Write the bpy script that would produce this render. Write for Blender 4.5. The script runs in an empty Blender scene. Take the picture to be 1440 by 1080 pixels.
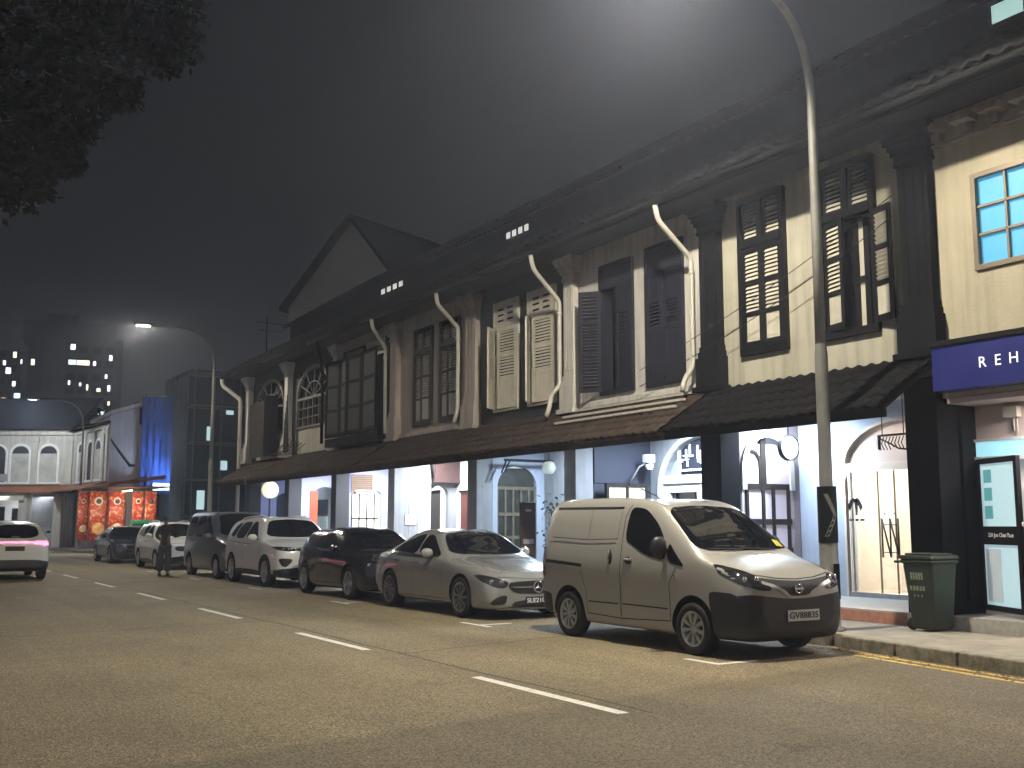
# ---- tunables
SKY_STRENGTH = .0026
LAMP1, LAMP2, LAMP3 = 66.0, 26.0, 20.0
IES_K = (.42, 1.0, 1.15); IES_ROT = 0
PW = 125.
FILL_SUN = .5
HAZE = .0021
TREE_CLUMPS = [(2.26, 24.57, 12.31, 2.2), (3.38, 24.44, 12.87, 1.76), (4.78, 25.4, 13.65, 1.54), (5.51, 25.98, 13.34, 0.99), (5.17, 25.33, 13.9, 1.32), (2.74, 24.52, 11.25, 1.76), (2.13, 23.4, 9.62, 1.54), (3.29, 25.17, 10.93, 1.1), (2.84, 24.75, 9.88, 0.88), (2.19, 23.4, 8.56, 0.88), (4.19, 25.51, 12.83, 1.32), (4.72, 26.37, 12.02, 0.55), (5.92, 26.37, 13.98, 0.55), (0.76, 23.49, 10.87, 2.64), (1.12, 23.0, 8.7, 1.76), (-0.35, 23.5, 12.69, 3.08), (2.89, 24.74, 14.58, 2.64), (4.97, 25.85, 15.37, 1.76), (3.32, 24.92, 9.61, 0.44)]
GABLE = [(17.0, 41.18, 14.36), (15.46, 44.64, 10.98), (15.51, 44.52, 10.01), (17.85, 39.27, 11.96)]
PY = [14.03, 18.07, 22.32, 26.13, 30.21]
import bpy, bmesh, math, random
from mathutils import Vector, Matrix, noise
from mathutils.bvhtree import BVHTree
R = math.radians
SC = bpy.context.scene
COL = SC.collection
random.seed(7)
ORG = {}

# ------------------------------------------------------------------ mesh builder
class MB:
    def __init__(s):
        s.v = []; s.f = []; s.m = []; s.sm = []
    def add(s, vs, fs, mi=0, sm=False):
        b = len(s.v)
        s.v += [Vector(p) for p in vs]
        for f in fs:
            s.f.append([b + i for i in f]); s.m.append(mi); s.sm.append(sm)
        return b
    def box(s, x0, x1, y0, y1, z0, z1, mi=0):
        s.add([(x0,y0,z0),(x1,y0,z0),(x1,y1,z0),(x0,y1,z0),(x0,y0,z1),(x1,y0,z1),(x1,y1,z1),(x0,y1,z1)],
              [(3,2,1,0),(4,5,6,7),(0,1,5,4),(1,2,6,5),(2,3,7,6),(3,0,4,7)], mi)
        return s
    def prism(s, poly, axis, a, b, mi=0, sm=False):
        # poly: list of 2D points in the plane of the two other axes (xyz order kept)
        def P(p, t):
            return {'x': (t, p[0], p[1]), 'y': (p[0], t, p[1]), 'z': (p[0], p[1], t)}[axis]
        n = len(poly)
        s.add([P(p, a) for p in poly] + [P(p, b) for p in poly],
              [tuple(range(n))[::-1], tuple(range(n, 2*n))], mi)
        s.add([P(p, a) for p in poly] + [P(p, b) for p in poly],
              [(i, (i+1) % n, n+(i+1) % n, n+i) for i in range(n)], mi, sm)
        return s
    def tube(s, pts, r, n=8, mi=0, caps=True):
        pts = [Vector(p) for p in pts]
        rr = r if isinstance(r, (list, tuple)) else [r]*len(pts)
        vs = []; up = None
        for i, p in enumerate(pts):
            d = (pts[min(i+1, len(pts)-1)] - pts[max(i-1, 0)]).normalized()
            if up is None:
                up = Vector((0,0,1)) if abs(d.z) < .9 else Vector((1,0,0))
            u = (up - d*up.dot(d))
            if u.length < 1e-5: u = d.orthogonal()
            u.normalize(); w = d.cross(u); up = u
            for k in range(n):
                a = 2*math.pi*k/n
                vs.append(p + (u*math.cos(a) + w*math.sin(a))*rr[i])
        fs = []
        for i in range(len(pts)-1):
            for k in range(n):
                fs.append((i*n+k, i*n+(k+1) % n, (i+1)*n+(k+1) % n, (i+1)*n+k))
        s.add(vs, fs, mi, True)
        if caps:
            b = (len(pts)-1)*n
            s.add(vs[:n], [tuple(range(n))[::-1]], mi); s.add(vs[b:], [tuple(range(n))], mi)
        return s
    def lathe(s, prof, c=(0,0,0), axis='z', n=24, mi=0, sm=True):
        vs = []
        for r, h in prof:
            for k in range(n):
                a = 2*math.pi*k/n; p, q = r*math.cos(a), r*math.sin(a)
                vs.append({'z': (c[0]+p, c[1]+q, c[2]+h), 'x': (c[0]+h, c[1]+p, c[2]+q), 'y': (c[0]+q, c[1]+h, c[2]+p)}[axis])
        fs = [(i*n+k, i*n+(k+1) % n, (i+1)*n+(k+1) % n, (i+1)*n+k) for i in range(len(prof)-1) for k in range(n)]
        s.add(vs, fs, mi, sm)
        return s
    def disc(s, c, r, axis, n=24, mi=0):
        vs = []
        for k in range(n):
            a = 2*math.pi*k/n; p, q = r*math.cos(a), r*math.sin(a)
            vs.append({'z': (c[0]+p, c[1]+q, c[2]), 'x': (c[0], c[1]+p, c[2]+q), 'y': (c[0]+q, c[1], c[2]+p)}[axis])
        s.add(vs, [tuple(range(n))], mi)
        return s
    def xf(s, M, start=0):
        for i in range(start, len(s.v)): s.v[i] = M @ s.v[i]
        return s
    def build(s, name, mats, parent=None, bevel=0, smooth=None, loc=None, recalc=True):
        o0 = Vector((0,0,0))
        if loc is not None: o0 = Vector(loc)
        elif parent is not None: o0 = ORG.get(parent.name, Vector((0,0,0)))
        me = bpy.data.meshes.new(name)
        me.from_pydata([p - o0 for p in s.v], [], s.f)
        if not isinstance(mats, (list, tuple)): mats = [mats]
        for m in mats: me.materials.append(m)
        me.polygons.foreach_set('material_index', s.m)
        me.polygons.foreach_set('use_smooth', [bool(x) if smooth is None else smooth for x in s.sm])
        if recalc:
            bm = bmesh.new(); bm.from_mesh(me)
            bmesh.ops.remove_doubles(bm, verts=bm.verts, dist=1e-5)
            bmesh.ops.recalc_face_normals(bm, faces=bm.faces)
            bm.to_mesh(me); bm.free()
        o = bpy.data.objects.new(name, me); COL.objects.link(o)
        if parent is not None:
            o.parent = parent
            if loc is not None:
                o.location = o0 - ORG.get(parent.name, Vector((0,0,0)))
        elif loc is not None: o.location = o0
        ORG[o.name] = o0
        if bevel:
            b = o.modifiers.new('bevel', 'BEVEL'); b.width = bevel; b.segments = 2; b.limit_method = 'ANGLE'; b.angle_limit = R(40)
            b.harden_normals = False
        return o

def thing(name, label, cat, loc=(0,0,0), rz=0, group=None, local=False):
    o = bpy.data.objects.new(name, None); COL.objects.link(o)
    o.location = loc; o.rotation_euler = (0,0,rz); o.empty_display_size = .3
    o['label'] = label; o['category'] = cat
    if group: o['group'] = group
    ORG[o.name] = Vector((0,0,0)) if local else Vector(loc)
    return o
def tag(o, label, cat, group=None):
    o['label'] = label; o['category'] = cat
    if group: o['group'] = group
    return o
def holder(name, parent, loc):
    "an Empty part that carries sub-parts"
    o = bpy.data.objects.new(name, None); COL.objects.link(o); o.parent = parent; o.empty_display_size = .1
    o.location = Vector(loc) - ORG.get(parent.name, Vector((0,0,0)))
    ORG[o.name] = Vector(loc)
    return o
def struct(o):
    o['kind'] = 'structure'; return o

# ------------------------------------------------------------------ materials
def new_mat(name):
    m = bpy.data.materials.new(name); m.use_nodes = True
    nt = m.node_tree
    return m, nt, nt.nodes['Principled BSDF']
def mat(name, col, rough=.6, metal=0., var=.15, scale=2.5, bump=0., bscale=60., streak=0., coat=0., spec=.5, sscale=None, rvar=.12):
    m, nt, b = new_mat(name); N = nt.nodes; L = nt.links
    b.inputs['Roughness'].default_value = rough; b.inputs['Metallic'].default_value = metal
    b.inputs['Coat Weight'].default_value = coat; b.inputs['Coat Roughness'].default_value = .06
    b.inputs['Specular IOR Level'].default_value = spec
    tc = N.new('ShaderNodeTexCoord')
    nz = N.new('ShaderNodeTexNoise'); nz.inputs['Scale'].default_value = scale; nz.inputs['Detail'].default_value = 6; nz.inputs['Roughness'].default_value = .65
    L.new(tc.outputs['Object'], nz.inputs['Vector'])
    rp = N.new('ShaderNodeMapRange'); rp.inputs['From Min'].default_value = .3; rp.inputs['From Max'].default_value = .7
    rp.inputs['To Min'].default_value = 1-var; rp.inputs['To Max'].default_value = 1+var
    L.new(nz.outputs['Fac'], rp.inputs['Value'])
    fac = rp.outputs['Result']
    if streak:
        mp = N.new('ShaderNodeMapping'); mp.inputs['Scale'].default_value = (5, 5, .35)
        L.new(tc.outputs['Object'], mp.inputs['Vector'])
        n2 = N.new('ShaderNodeTexNoise'); n2.inputs['Scale'].default_value = sscale or 1.6; n2.inputs['Detail'].default_value = 7
        L.new(mp.outputs['Vector'], n2.inputs['Vector'])
        r2 = N.new('ShaderNodeMapRange'); r2.inputs['From Min'].default_value = .42; r2.inputs['From Max'].default_value = .75
        r2.inputs['To Min'].default_value = 1; r2.inputs['To Max'].default_value = 1-streak
        L.new(n2.outputs['Fac'], r2.inputs['Value'])
        mu = N.new('ShaderNodeMath'); mu.operation = 'MULTIPLY'
        L.new(fac, mu.inputs[0]); L.new(r2.outputs['Result'], mu.inputs[1]); fac = mu.outputs[0]
    vm = N.new('ShaderNodeVectorMath'); vm.operation = 'SCALE'; vm.inputs[0].default_value = col[:3]
    L.new(fac, vm.inputs['Scale']); L.new(vm.outputs[0], b.inputs['Base Color'])
    if bump:
        n3 = N.new('ShaderNodeTexNoise'); n3.inputs['Scale'].default_value = bscale; n3.inputs['Detail'].default_value = 5
        L.new(tc.outputs['Object'], n3.inputs['Vector'])
        bp = N.new('ShaderNodeBump'); bp.inputs['Strength'].default_value = bump; bp.inputs['Distance'].default_value = .02
        L.new(n3.outputs['Fac'], bp.inputs['Height']); L.new(bp.outputs['Normal'], b.inputs['Normal'])
    if rough > .1 and rvar:
        r4 = N.new('ShaderNodeMapRange'); r4.inputs['To Min'].default_value = max(.02, rough-rvar); r4.inputs['To Max'].default_value = min(1, rough+rvar)
        L.new(nz.outputs['Fac'], r4.inputs['Value']); L.new(r4.outputs['Result'], b.inputs['Roughness'])
    return m
def emit(name, col, s, col2=None, scale=4.):
    m, nt, b = new_mat(name); N = nt.nodes; L = nt.links
    b.inputs['Base Color'].default_value = (*[min(.8, c) for c in col[:3]], 1)
    b.inputs['Emission Strength'].default_value = s
    tc = N.new('ShaderNodeTexCoord'); nz = N.new('ShaderNodeTexNoise'); nz.inputs['Scale'].default_value = scale; nz.inputs['Detail'].default_value = 2
    L.new(tc.outputs['Object'], nz.inputs['Vector'])
    mx = N.new('ShaderNodeMix'); mx.data_type = 'RGBA'
    mx.inputs[6].default_value = (*col[:3], 1); mx.inputs[7].default_value = (*(col2 or [c*.8 for c in col[:3]])[:3], 1)
    L.new(nz.outputs['Fac'], mx.inputs[0]); L.new(mx.outputs[2], b.inputs['Emission Color'])
    return m
def glass_mat(name, tint=(.8,.85,.85), rough=.03, alpha=.25):
    "thin window glass: mostly see-through, mirror-like at grazing angles"
    m, nt, b = new_mat(name); N = nt.nodes; L = nt.links
    N.remove(b)
    tr = N.new('ShaderNodeBsdfTransparent'); tr.inputs[0].default_value = (*tint, 1)
    gl = N.new('ShaderNodeBsdfGlossy'); gl.inputs['Roughness'].default_value = rough
    fr = N.new('ShaderNodeFresnel'); fr.inputs[0].default_value = 1.5
    nz = N.new('ShaderNodeTexNoise'); nz.inputs['Scale'].default_value = 3
    mr = N.new('ShaderNodeMapRange'); mr.inputs['To Min'].default_value = alpha*.1; mr.inputs['To Max'].default_value = alpha*.35
    L.new(nz.outputs['Fac'], mr.inputs['Value'])
    ad = N.new('ShaderNodeMath'); ad.operation = 'ADD'; ad.use_clamp = True
    L.new(fr.outputs[0], ad.inputs[0]); L.new(mr.outputs['Result'], ad.inputs[1])
    mx = N.new('ShaderNodeMixShader'); L.new(ad.outputs[0], mx.inputs[0]); L.new(tr.outputs[0], mx.inputs[1]); L.new(gl.outputs[0], mx.inputs[2])
    L.new(mx.outputs[0], N['Material Output'].inputs[0])
    return m

def asphalt_mat():
    m, nt, b = new_mat('asphalt'); N = nt.nodes; L = nt.links
    tc = N.new('ShaderNodeTexCoord')
    sp = N.new('ShaderNodeSeparateXYZ'); L.new(tc.outputs['Object'], sp.inputs[0])
    vo = N.new('ShaderNodeTexVoronoi'); vo.inputs['Scale'].default_value = 75
    L.new(tc.outputs['Object'], vo.inputs['Vector'])
    n1 = N.new('ShaderNodeTexNoise'); n1.inputs['Scale'].default_value = 48; n1.inputs['Detail'].default_value = 6; n1.inputs['Roughness'].default_value = .8
    L.new(tc.outputs['Object'], n1.inputs['Vector'])
    n2 = N.new('ShaderNodeTexNoise'); n2.inputs['Scale'].default_value = .45; n2.inputs['Detail'].default_value = 7; n2.inputs['Roughness'].default_value = .6
    L.new(tc.outputs['Object'], n2.inputs['Vector'])
    # tyre-polished bands along the street
    mp = N.new('ShaderNodeMapping'); mp.inputs['Scale'].default_value = (1.1, .06, 1)
    L.new(tc.outputs['Object'], mp.inputs['Vector'])
    n4 = N.new('ShaderNodeTexNoise'); n4.inputs['Scale'].default_value = 1.; n4.inputs['Detail'].default_value = 3
    L.new(mp.outputs['Vector'], n4.inputs['Vector'])
    def rng(src, a, b_, c, d):
        r = N.new('ShaderNodeMapRange'); r.inputs['From Min'].default_value = a; r.inputs['From Max'].default_value = b_
        r.inputs['To Min'].default_value = c; r.inputs['To Max'].default_value = d; L.new(src, r.inputs['Value']); return r.outputs['Result']
    def mul(a, b_):
        q = N.new('ShaderNodeMath'); q.operation = 'MULTIPLY'; L.new(a, q.inputs[0]); L.new(b_, q.inputs[1]); return q.outputs[0]
    g = rng(vo.outputs['Color'], .1, .9, .35, 1.75)
    k = mul(mul(g, rng(n1.outputs['Fac'], .3, .7, .45, 1.55)), mul(rng(n2.outputs['Fac'], .3, .7, .82, 1.15), rng(n4.outputs['Fac'], .35, .65, .88, 1.1)))
    # darker asphalt south of the first parking bay, wavy edge across the lane
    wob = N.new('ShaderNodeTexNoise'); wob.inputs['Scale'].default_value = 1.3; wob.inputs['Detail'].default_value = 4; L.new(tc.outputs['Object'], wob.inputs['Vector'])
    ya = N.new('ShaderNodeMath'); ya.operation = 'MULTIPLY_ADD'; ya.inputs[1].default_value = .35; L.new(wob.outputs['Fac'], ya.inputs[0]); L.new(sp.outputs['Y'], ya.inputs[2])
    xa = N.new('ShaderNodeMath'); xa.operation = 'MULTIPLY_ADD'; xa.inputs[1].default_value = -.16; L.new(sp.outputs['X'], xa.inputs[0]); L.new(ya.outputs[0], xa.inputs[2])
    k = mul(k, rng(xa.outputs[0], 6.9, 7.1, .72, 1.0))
    # oil drips
    n5 = N.new('ShaderNodeTexNoise'); n5.inputs['Scale'].default_value = .9; n5.inputs['Detail'].default_value = 5; n5.inputs['Distortion'].default_value = .6
    mp5 = N.new('ShaderNodeMapping'); mp5.inputs['Location'].default_value = (3.1, 8.7, 0); L.new(tc.outputs['Object'], mp5.inputs['Vector']); L.new(mp5.outputs['Vector'], n5.inputs['Vector'])
    k = mul(k, rng(n5.outputs['Fac'], .66, .74, 1.0, .62))
    vm = N.new('ShaderNodeVectorMath'); vm.operation = 'SCALE'; vm.inputs[0].default_value = (.195, .160, .100); L.new(k, vm.inputs['Scale'])
    L.new(vm.outputs[0], b.inputs['Base Color'])
    b.inputs['Roughness'].default_value = .72; b.inputs['Specular IOR Level'].default_value = .35
    bp = N.new('ShaderNodeBump'); bp.inputs['Strength'].default_value = .6; bp.inputs['Distance'].default_value = .012
    ad = N.new('ShaderNodeMath'); ad.operation = 'ADD'; L.new(vo.outputs['Distance'], ad.inputs[0]); L.new(n1.outputs['Fac'], ad.inputs[1])
    L.new(ad.outputs[0], bp.inputs['Height']); L.new(bp.outputs['Normal'], b.inputs['Normal'])
    return m
def worn_paint(name, col):
    m, nt, b = new_mat(name); N = nt.nodes; L = nt.links
    tc = N.new('ShaderNodeTexCoord'); nz = N.new('ShaderNodeTexNoise'); nz.inputs['Scale'].default_value = 14; nz.inputs['Detail'].default_value = 8; nz.inputs['Roughness'].default_value = .75
    L.new(tc.outputs['Object'], nz.inputs['Vector'])
    mr = N.new('ShaderNodeMapRange'); mr.inputs['From Min'].default_value = .52; mr.inputs['From Max'].default_value = .66; L.new(nz.outputs['Fac'], mr.inputs['Value'])
    mx = N.new('ShaderNodeMix'); mx.data_type = 'RGBA'; mx.inputs[6].default_value = (*col, 1); mx.inputs[7].default_value = (*[c*.45+.03 for c in col], 1)
    L.new(mr.outputs['Result'], mx.inputs[0]); L.new(mx.outputs[2], b.inputs['Base Color']); b.inputs['Roughness'].default_value = .65
    return m

M = {}
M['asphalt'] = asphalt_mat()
M['line_white'] = worn_paint('white_road_paint', (.72,.71,.66))
M['line_yellow'] = worn_paint('yellow_road_paint', (.62,.42,.08))
M['kerb'] = mat('kerb_concrete', (.19,.175,.13), .85, var=.55, scale=7, bump=.4, bscale=50)
M['pave'] = mat('pavement_concrete', (.24,.215,.17), .85, var=.3, scale=3, bump=.3, bscale=40)
M['screenblack'] = mat('matt_black_frame', (.004,.004,.0045), .9, spec=.05)
M['cream'] = mat('cream_plaster', (.45,.43,.35), .85, spec=.2, var=.12, scale=1.2, bump=.2, bscale=30, streak=.3)
M['cream2'] = mat('warm_plaster', (.48,.435,.325), .85, spec=.2, var=.1, scale=1.4, bump=.2, bscale=30, streak=.22)
M['white'] = mat('white_plaster', (.56,.54,.50), .8, var=.12, scale=1.2, bump=.12, bscale=30, streak=.3)
M['pinkish'] = mat('aged_pinkish_plaster', (.40,.345,.30), .8, var=.14, scale=1.2, bump=.15, bscale=30, streak=.35)
M['charcoal'] = mat('charcoal_plaster', (.028,.029,.033), .75, var=.2, scale=1.5, bump=.1, bscale=30)
M['black'] = mat('black_gloss_paint', (.005,.0055,.007), .6, spec=.2, var=.25, scale=3)
M['blackwall'] = mat('black_masonry_paint', (.007,.0075,.009), .85, spec=.12, var=.3, scale=2, bump=.12, bscale=25)
M['creampaint'] = mat('cream_shutter_paint', (.56,.53,.44), .55, var=.1, scale=4, streak=.15)
M['slate'] = mat('slate_blue_paint', (.016,.017,.028), .7, spec=.2, var=.2, scale=4)
M['greypanel'] = mat('grey_screen_panel', (.045,.044,.042), .8, spec=.15, var=.12, scale=5, streak=.2)
M['rooftile'] = mat('dark_roof_tile', (.010,.0095,.0105), .9, spec=.1, var=.4, scale=4, bump=.3, bscale=20)
M['awntile'] = mat('brown_awning_tile', (.05,.038,.031), .9, spec=.15, var=.5, scale=3.5, bump=.4, bscale=25)
M['awnblack'] = mat('black_awning_tile', (.007,.007,.008), .85, spec=.12, var=.4, scale=4, bump=.3, bscale=25)
M['louvregrey'] = mat('weathered_grey_louvre', (.30,.28,.25), .75, var=.2, scale=5, streak=.2)
M['timber'] = mat('dark_timber', (.024,.019,.015), .75, spec=.2, var=.4, scale=6)
M['redwood'] = mat('maroon_timber', (.13,.03,.018), .55, var=.3, scale=5)
M['reddoor'] = mat('red_orange_door_paint', (.42,.06,.02), .5, var=.15, scale=4)
M['pvc'] = mat('cream_pipe', (.50,.48,.42), .5, var=.12, scale=4, streak=.2)
M['gutter'] = mat('grey_gutter_metal', (.009,.009,.009), .9, spec=.08, metal=.0, var=.3, scale=5)
M['galv'] = mat('galvanised_steel', (.18,.18,.165), .6, metal=.3, var=.18, scale=4, streak=.25)
M['lavender'] = mat('lavender_plaster', (.30,.31,.55), .8, var=.08, scale=2)
M['bluewall'] = mat('pale_blue_plaster', (.48,.54,.66), .8, var=.08, scale=2, streak=.1)
M['navywall'] = mat('navy_plaster', (.035,.04,.066), .7, var=.15, scale=2)
M['greywall'] = mat('grey_plaster', (.32,.33,.35), .8, var=.12, scale=2, streak=.2)
M['whitewall'] = mat('bright_white_plaster', (.74,.74,.74), .8, var=.06, scale=2)
M['pinkwall'] = mat('pale_pink_plaster', (.55,.47,.44), .8, var=.07, scale=2)
M['mauve'] = mat('mauve_plaster', (.25,.21,.22), .8, var=.1, scale=2)
M['floor'] = mat('terrazzo_floor', (.42,.40,.37), .5, var=.2, scale=14)
M['pinktile'] = mat('pink_floor_tile', (.42,.20,.15), .5, var=.25, scale=9)
M['shopcream'] = mat('warm_shop_plaster', (.72,.63,.54), .8, var=.05, scale=2)
M['dark'] = mat('dark_interior', (.012,.012,.014), .9, var=.2)
M['rubber'] = mat('rubber', (.006,.006,.0065), .75, var=.3, scale=8)
M['darkplastic'] = mat('black_bumper_plastic', (.016,.017,.02), .5, var=.2, scale=8, bump=.05, bscale=200)
M['chrome'] = mat('chrome', (.75,.75,.75), .12, metal=1., var=.04)
M['alloy'] = mat('silver_wheel_paint', (.5,.5,.48), .35, metal=.35, var=.1)
M['darkalloy'] = mat('dark_wheel_paint', (.26,.26,.26), .35, metal=.5, var=.1)
M['autoglass'] = mat('tinted_car_glass', (.006,.007,.009), .04, var=.2, spec=.5, rvar=0)
M['glass'] = glass_mat('clear_window_glass')
M['carclear'] = glass_mat('clear_windscreen_glass', (.62,.68,.68), .02, .3)
M['lampglass'] = mat('headlamp_glass', (.022,.022,.026), .05, var=.5, scale=9, coat=1.)
M['redlens'] = mat('red_tail_lens', (.25,.01,.012), .1, var=.3, coat=1.)
M['brake'] = emit('lit_brake_lamp', (1.,.10,.22), 7.)
M['plate_white'] = mat('white_plate', (.6,.6,.58), .5, var=.05)
M['plate_black'] = mat('black_plate', (.012,.012,.012), .5, var=.05)
M['ink'] = mat('black_lettering', (.01,.01,.01), .6, var=.1)
M['white_ink'] = mat('white_lettering', (.8,.8,.8), .6, var=.05)
M['green_bin'] = mat('dark_green_plastic', (.014,.023,.012), .5, var=.25, scale=5)
M['bluesign'] = mat('blue_sign_panel', (.012,.018,.16), .45, var=.1)
M['bluenet'] = mat('blue_scaffold_netting', (.018,.07,.34), .8, var=.45, scale=1.1, bump=.5, bscale=8, streak=.5)
def net_mat(name, col, solid):
    m = mat(name, col, .8, var=.5, scale=1.4, bump=.5, bscale=8, streak=.5); N = m.node_tree.nodes; L = m.node_tree.links
    tr = N.new('ShaderNodeBsdfTransparent'); mx = N.new('ShaderNodeMixShader'); mx.inputs[0].default_value = solid
    L.new(tr.outputs[0], mx.inputs[1]); L.new(N['Principled BSDF'].outputs[0], mx.inputs[2]); L.new(mx.outputs[0], N['Material Output'].inputs[0]); return m
M['tealnet'] = net_mat('teal_scaffold_netting', (.008,.06,.13), .34)
M['tealnet_old'] = mat('teal_scaffold_netting', (.014,.05,.075), .8, var=.5, scale=1.4, bump=.5, bscale=8, streak=.5)

# ------------------------------------------------------------------ text
def text_mesh(body, size, width=None, font_extr=.002):
    cu = bpy.data.curves.new('lettering', 'FONT'); cu.body = body; cu.size = size; cu.align_x = 'CENTER'; cu.align_y = 'CENTER'; cu.extrude = font_extr
    cu.resolution_u = 3
    o = bpy.data.objects.new('lettering', cu); COL.objects.link(o)
    dg = bpy.context.evaluated_depsgraph_get(); dg.update()
    me = bpy.data.meshes.new_from_object(o.evaluated_get(dg))
    bpy.data.objects.remove(o); bpy.data.curves.remove(cu)
    if width:
        xs = [v.co.x for v in me.vertices]; k = width/(max(xs)-min(xs)); c = (max(xs)+min(xs))/2
        for v in me.vertices: v.co.x = (v.co.x-c)*k
    return me
def put_text(body, size, pos, facing, mt, parent, width=None, name='lettering', bold=0.):
    "facing: 'x-' (read from the street), 'y-' (read by someone walking up the street)"
    me = text_mesh(body, size, width)
    me.materials.clear(); me.materials.append(mt)
    if facing == 'x-': rot = Matrix(((0,0,-1),(-1,0,0),(0,1,0))).to_4x4()
    elif facing == 'y-': rot = Matrix(((1,0,0),(0,0,-1),(0,1,0))).to_4x4()
    elif facing == 'y+': rot = Matrix(((-1,0,0),(0,0,1),(0,1,0))).to_4x4()
    me.transform(rot)
    me.name = name
    o = bpy.data.objects.new(name, me); COL.objects.link(o)
    o.parent = parent; o.location = Vector(pos) - ORG.get(parent.name, Vector((0,0,0)))
    return o

# ------------------------------------------------------------------ world, camera
W = bpy.data.worlds.new("World"); SC.world = W; W.use_nodes = True
nt = W.node_tree
bg = nt.nodes['Background']
sky = nt.nodes.new('ShaderNodeTexSky'); sky.sky_type = 'NISHITA'; sky.sun_disc = False
sky.sun_elevation = R(24); sky.sun_rotation = R(200); sky.dust_density = 1.5
hs = nt.nodes.new('ShaderNodeHueSaturation'); hs.inputs['Saturation'].default_value = .3
nt.links.new(sky.outputs[0], hs.inputs['Color']); nt.links.new(hs.outputs[0], bg.inputs['Color'])
bg.inputs['Strength'].default_value = SKY_STRENGTH

cam = bpy.data.cameras.new('camera'); co = bpy.data.objects.new('camera', cam); COL.objects.link(co)
cam.sensor_width = 36; cam.lens = 36*1500/1440; cam.clip_end = 2000; cam.clip_start = .05
co.location = (0, 0, 1.5)
co.rotation_euler = (R(90+7.5196), 0, R(-31.1359))
SC.camera = co
SC.view_settings.view_transform = 'Standard'; SC.view_settings.look = 'None'; SC.view_settings.gamma = 1; SC.view_settings.exposure = 0
cy = SC.cycles
cy.use_denoising = True
try: cy.denoiser = 'OPENIMAGEDENOISE'
except Exception: pass
cy.max_bounces = 6; cy.diffuse_bounces = 3; cy.glossy_bounces = 3; cy.transmission_bounces = 4; cy.transparent_max_bounces = 8; cy.volume_bounces = 0
cy.caustics_reflective = False; cy.caustics_refractive = False
cy.sample_clamp_indirect = 4.; cy.blur_glossy = .6
# ================================================================== ground
def poly_slab(name, pts, z0, z1, m):
    b = MB().prism(pts, 'z', z0, z1)
    return b.build(name, m)
g = MB(); g.add([(-900,-900,-.03),(900,-900,-.03),(900,900,-.03),(-900,900,-.03)], [(0,1,2,3)])
struct(g.build('ground', mat('dark_ground', (.06,.058,.052), .9, var=.3, scale=.3)))
g = MB()
RX = [-1.5, 10.45]
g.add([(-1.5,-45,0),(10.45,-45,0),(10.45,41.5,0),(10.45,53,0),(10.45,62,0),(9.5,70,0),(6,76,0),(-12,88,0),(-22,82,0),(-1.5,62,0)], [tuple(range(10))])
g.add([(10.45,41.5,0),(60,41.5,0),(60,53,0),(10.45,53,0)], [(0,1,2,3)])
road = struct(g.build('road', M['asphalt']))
def flat(name, rects, m, z=.004, parent=road):
    b = MB()
    for q in rects: b.add([(x, y, z) for x, y in q], [(0,1,2,3)])
    return b.build(name, m, parent)
def seg(x0, y0, x1, y1, w):
    d = Vector((x1-x0, y1-y0)).normalized(); n = Vector((-d.y, d.x))*w/2
    return [(x0+n.x, y0+n.y), (x0-n.x, y0-n.y), (x1-n.x, y1-n.y), (x1+n.x, y1+n.y)]
for k in range(-2, 9):
    y = 7.08 + 5.1*k
    flat('lane_marking', [seg(5.32, y, 5.32, y+2.42, .115)], M['line_white'])
for i, y in enumerate((9.0, 14.3, 19.7, 25.0, 30.4, 35.8)):
    flat('bay_marking', [seg(8.05, y-(.05 if i == 0 else .35), 8.05, y+.55, .09), seg(8.1, y, 8.62, y, .09)], M['line_white'])
kerbline = [(10.4,39.8),(10.4,9.4),(9.97,6.6),(9.72,4),(9.6,-30)]
for off, e in ((.16,8.9), (.36,8.8)):
    rects = []
    rects.append(seg(10.32-off, e, 9.97-off, 6.6, .085)); rects.append(seg(9.97-off, 6.6, 9.72-off, 4, .085)); rects.append(seg(9.72-off, 4, 9.6-off, -30, .085))
    flat('yellow_line', rects, M['line_yellow'])
# cracks / resurfacing joints
crack = mat('bitumen_joint', (.03,.028,.025), .8, var=.3)
def wiggle(x0, y0, x1, y1, w, n=14, a=.035):
    pts = [(x0+(x1-x0)*i/n + random.uniform(-a, a), y0+(y1-y0)*i/n + random.uniform(-a, a)) for i in range(n+1)]
    return [seg(*pts[i], *pts[i+1], w) for i in range(n)]
flat('road_joint', wiggle(5.55, 7.0, 5.5, 40, .03, 40) + wiggle(5.5, 11.6, 8.4, 12.4, .028) + wiggle(-.5, 15.8, 5.4, 16.6, .03, 20), crack, .002)

# kerb and pavement on the shophouse side (rounded at the far corner)
cor = [(10.4+1.6-1.6*math.cos(a), 39.9+1.6*math.sin(a)) for a in [R(x) for x in range(0, 91, 15)]]
outer = cor[::-1] + kerbline[1:]
def offs(p, d):
    out = []
    for i, q in enumerate(p):
        a = Vector(p[max(i-1,0)]); b = Vector(p[min(i+1,len(p)-1)]); t = (b-a).normalized(); n = Vector((-t.y, t.x))
        out.append((q[0]+n.x*d, q[1]+n.y*d))
    return out
inner = offs(outer, .16)
kb = MB()
nseg = 0
for i in range(len(outer)-1):
    a, b, c, d = outer[i], outer[i+1], inner[i+1], inner[i]
    L_ = max(1, int(math.dist(a, b)/.9))
    for k in range(L_):
        f0, f1 = k/L_, (k+1)/L_-.008
        lerp = lambda p, q, t: (p[0]+(q[0]-p[0])*t, p[1]+(q[1]-p[1])*t)
        p4 = [lerp(a,b,f0), lerp(a,b,f1), lerp(d,c,f1), lerp(d,c,f0)]
        kb.prism(p4, 'z', -.02, .15)
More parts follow.
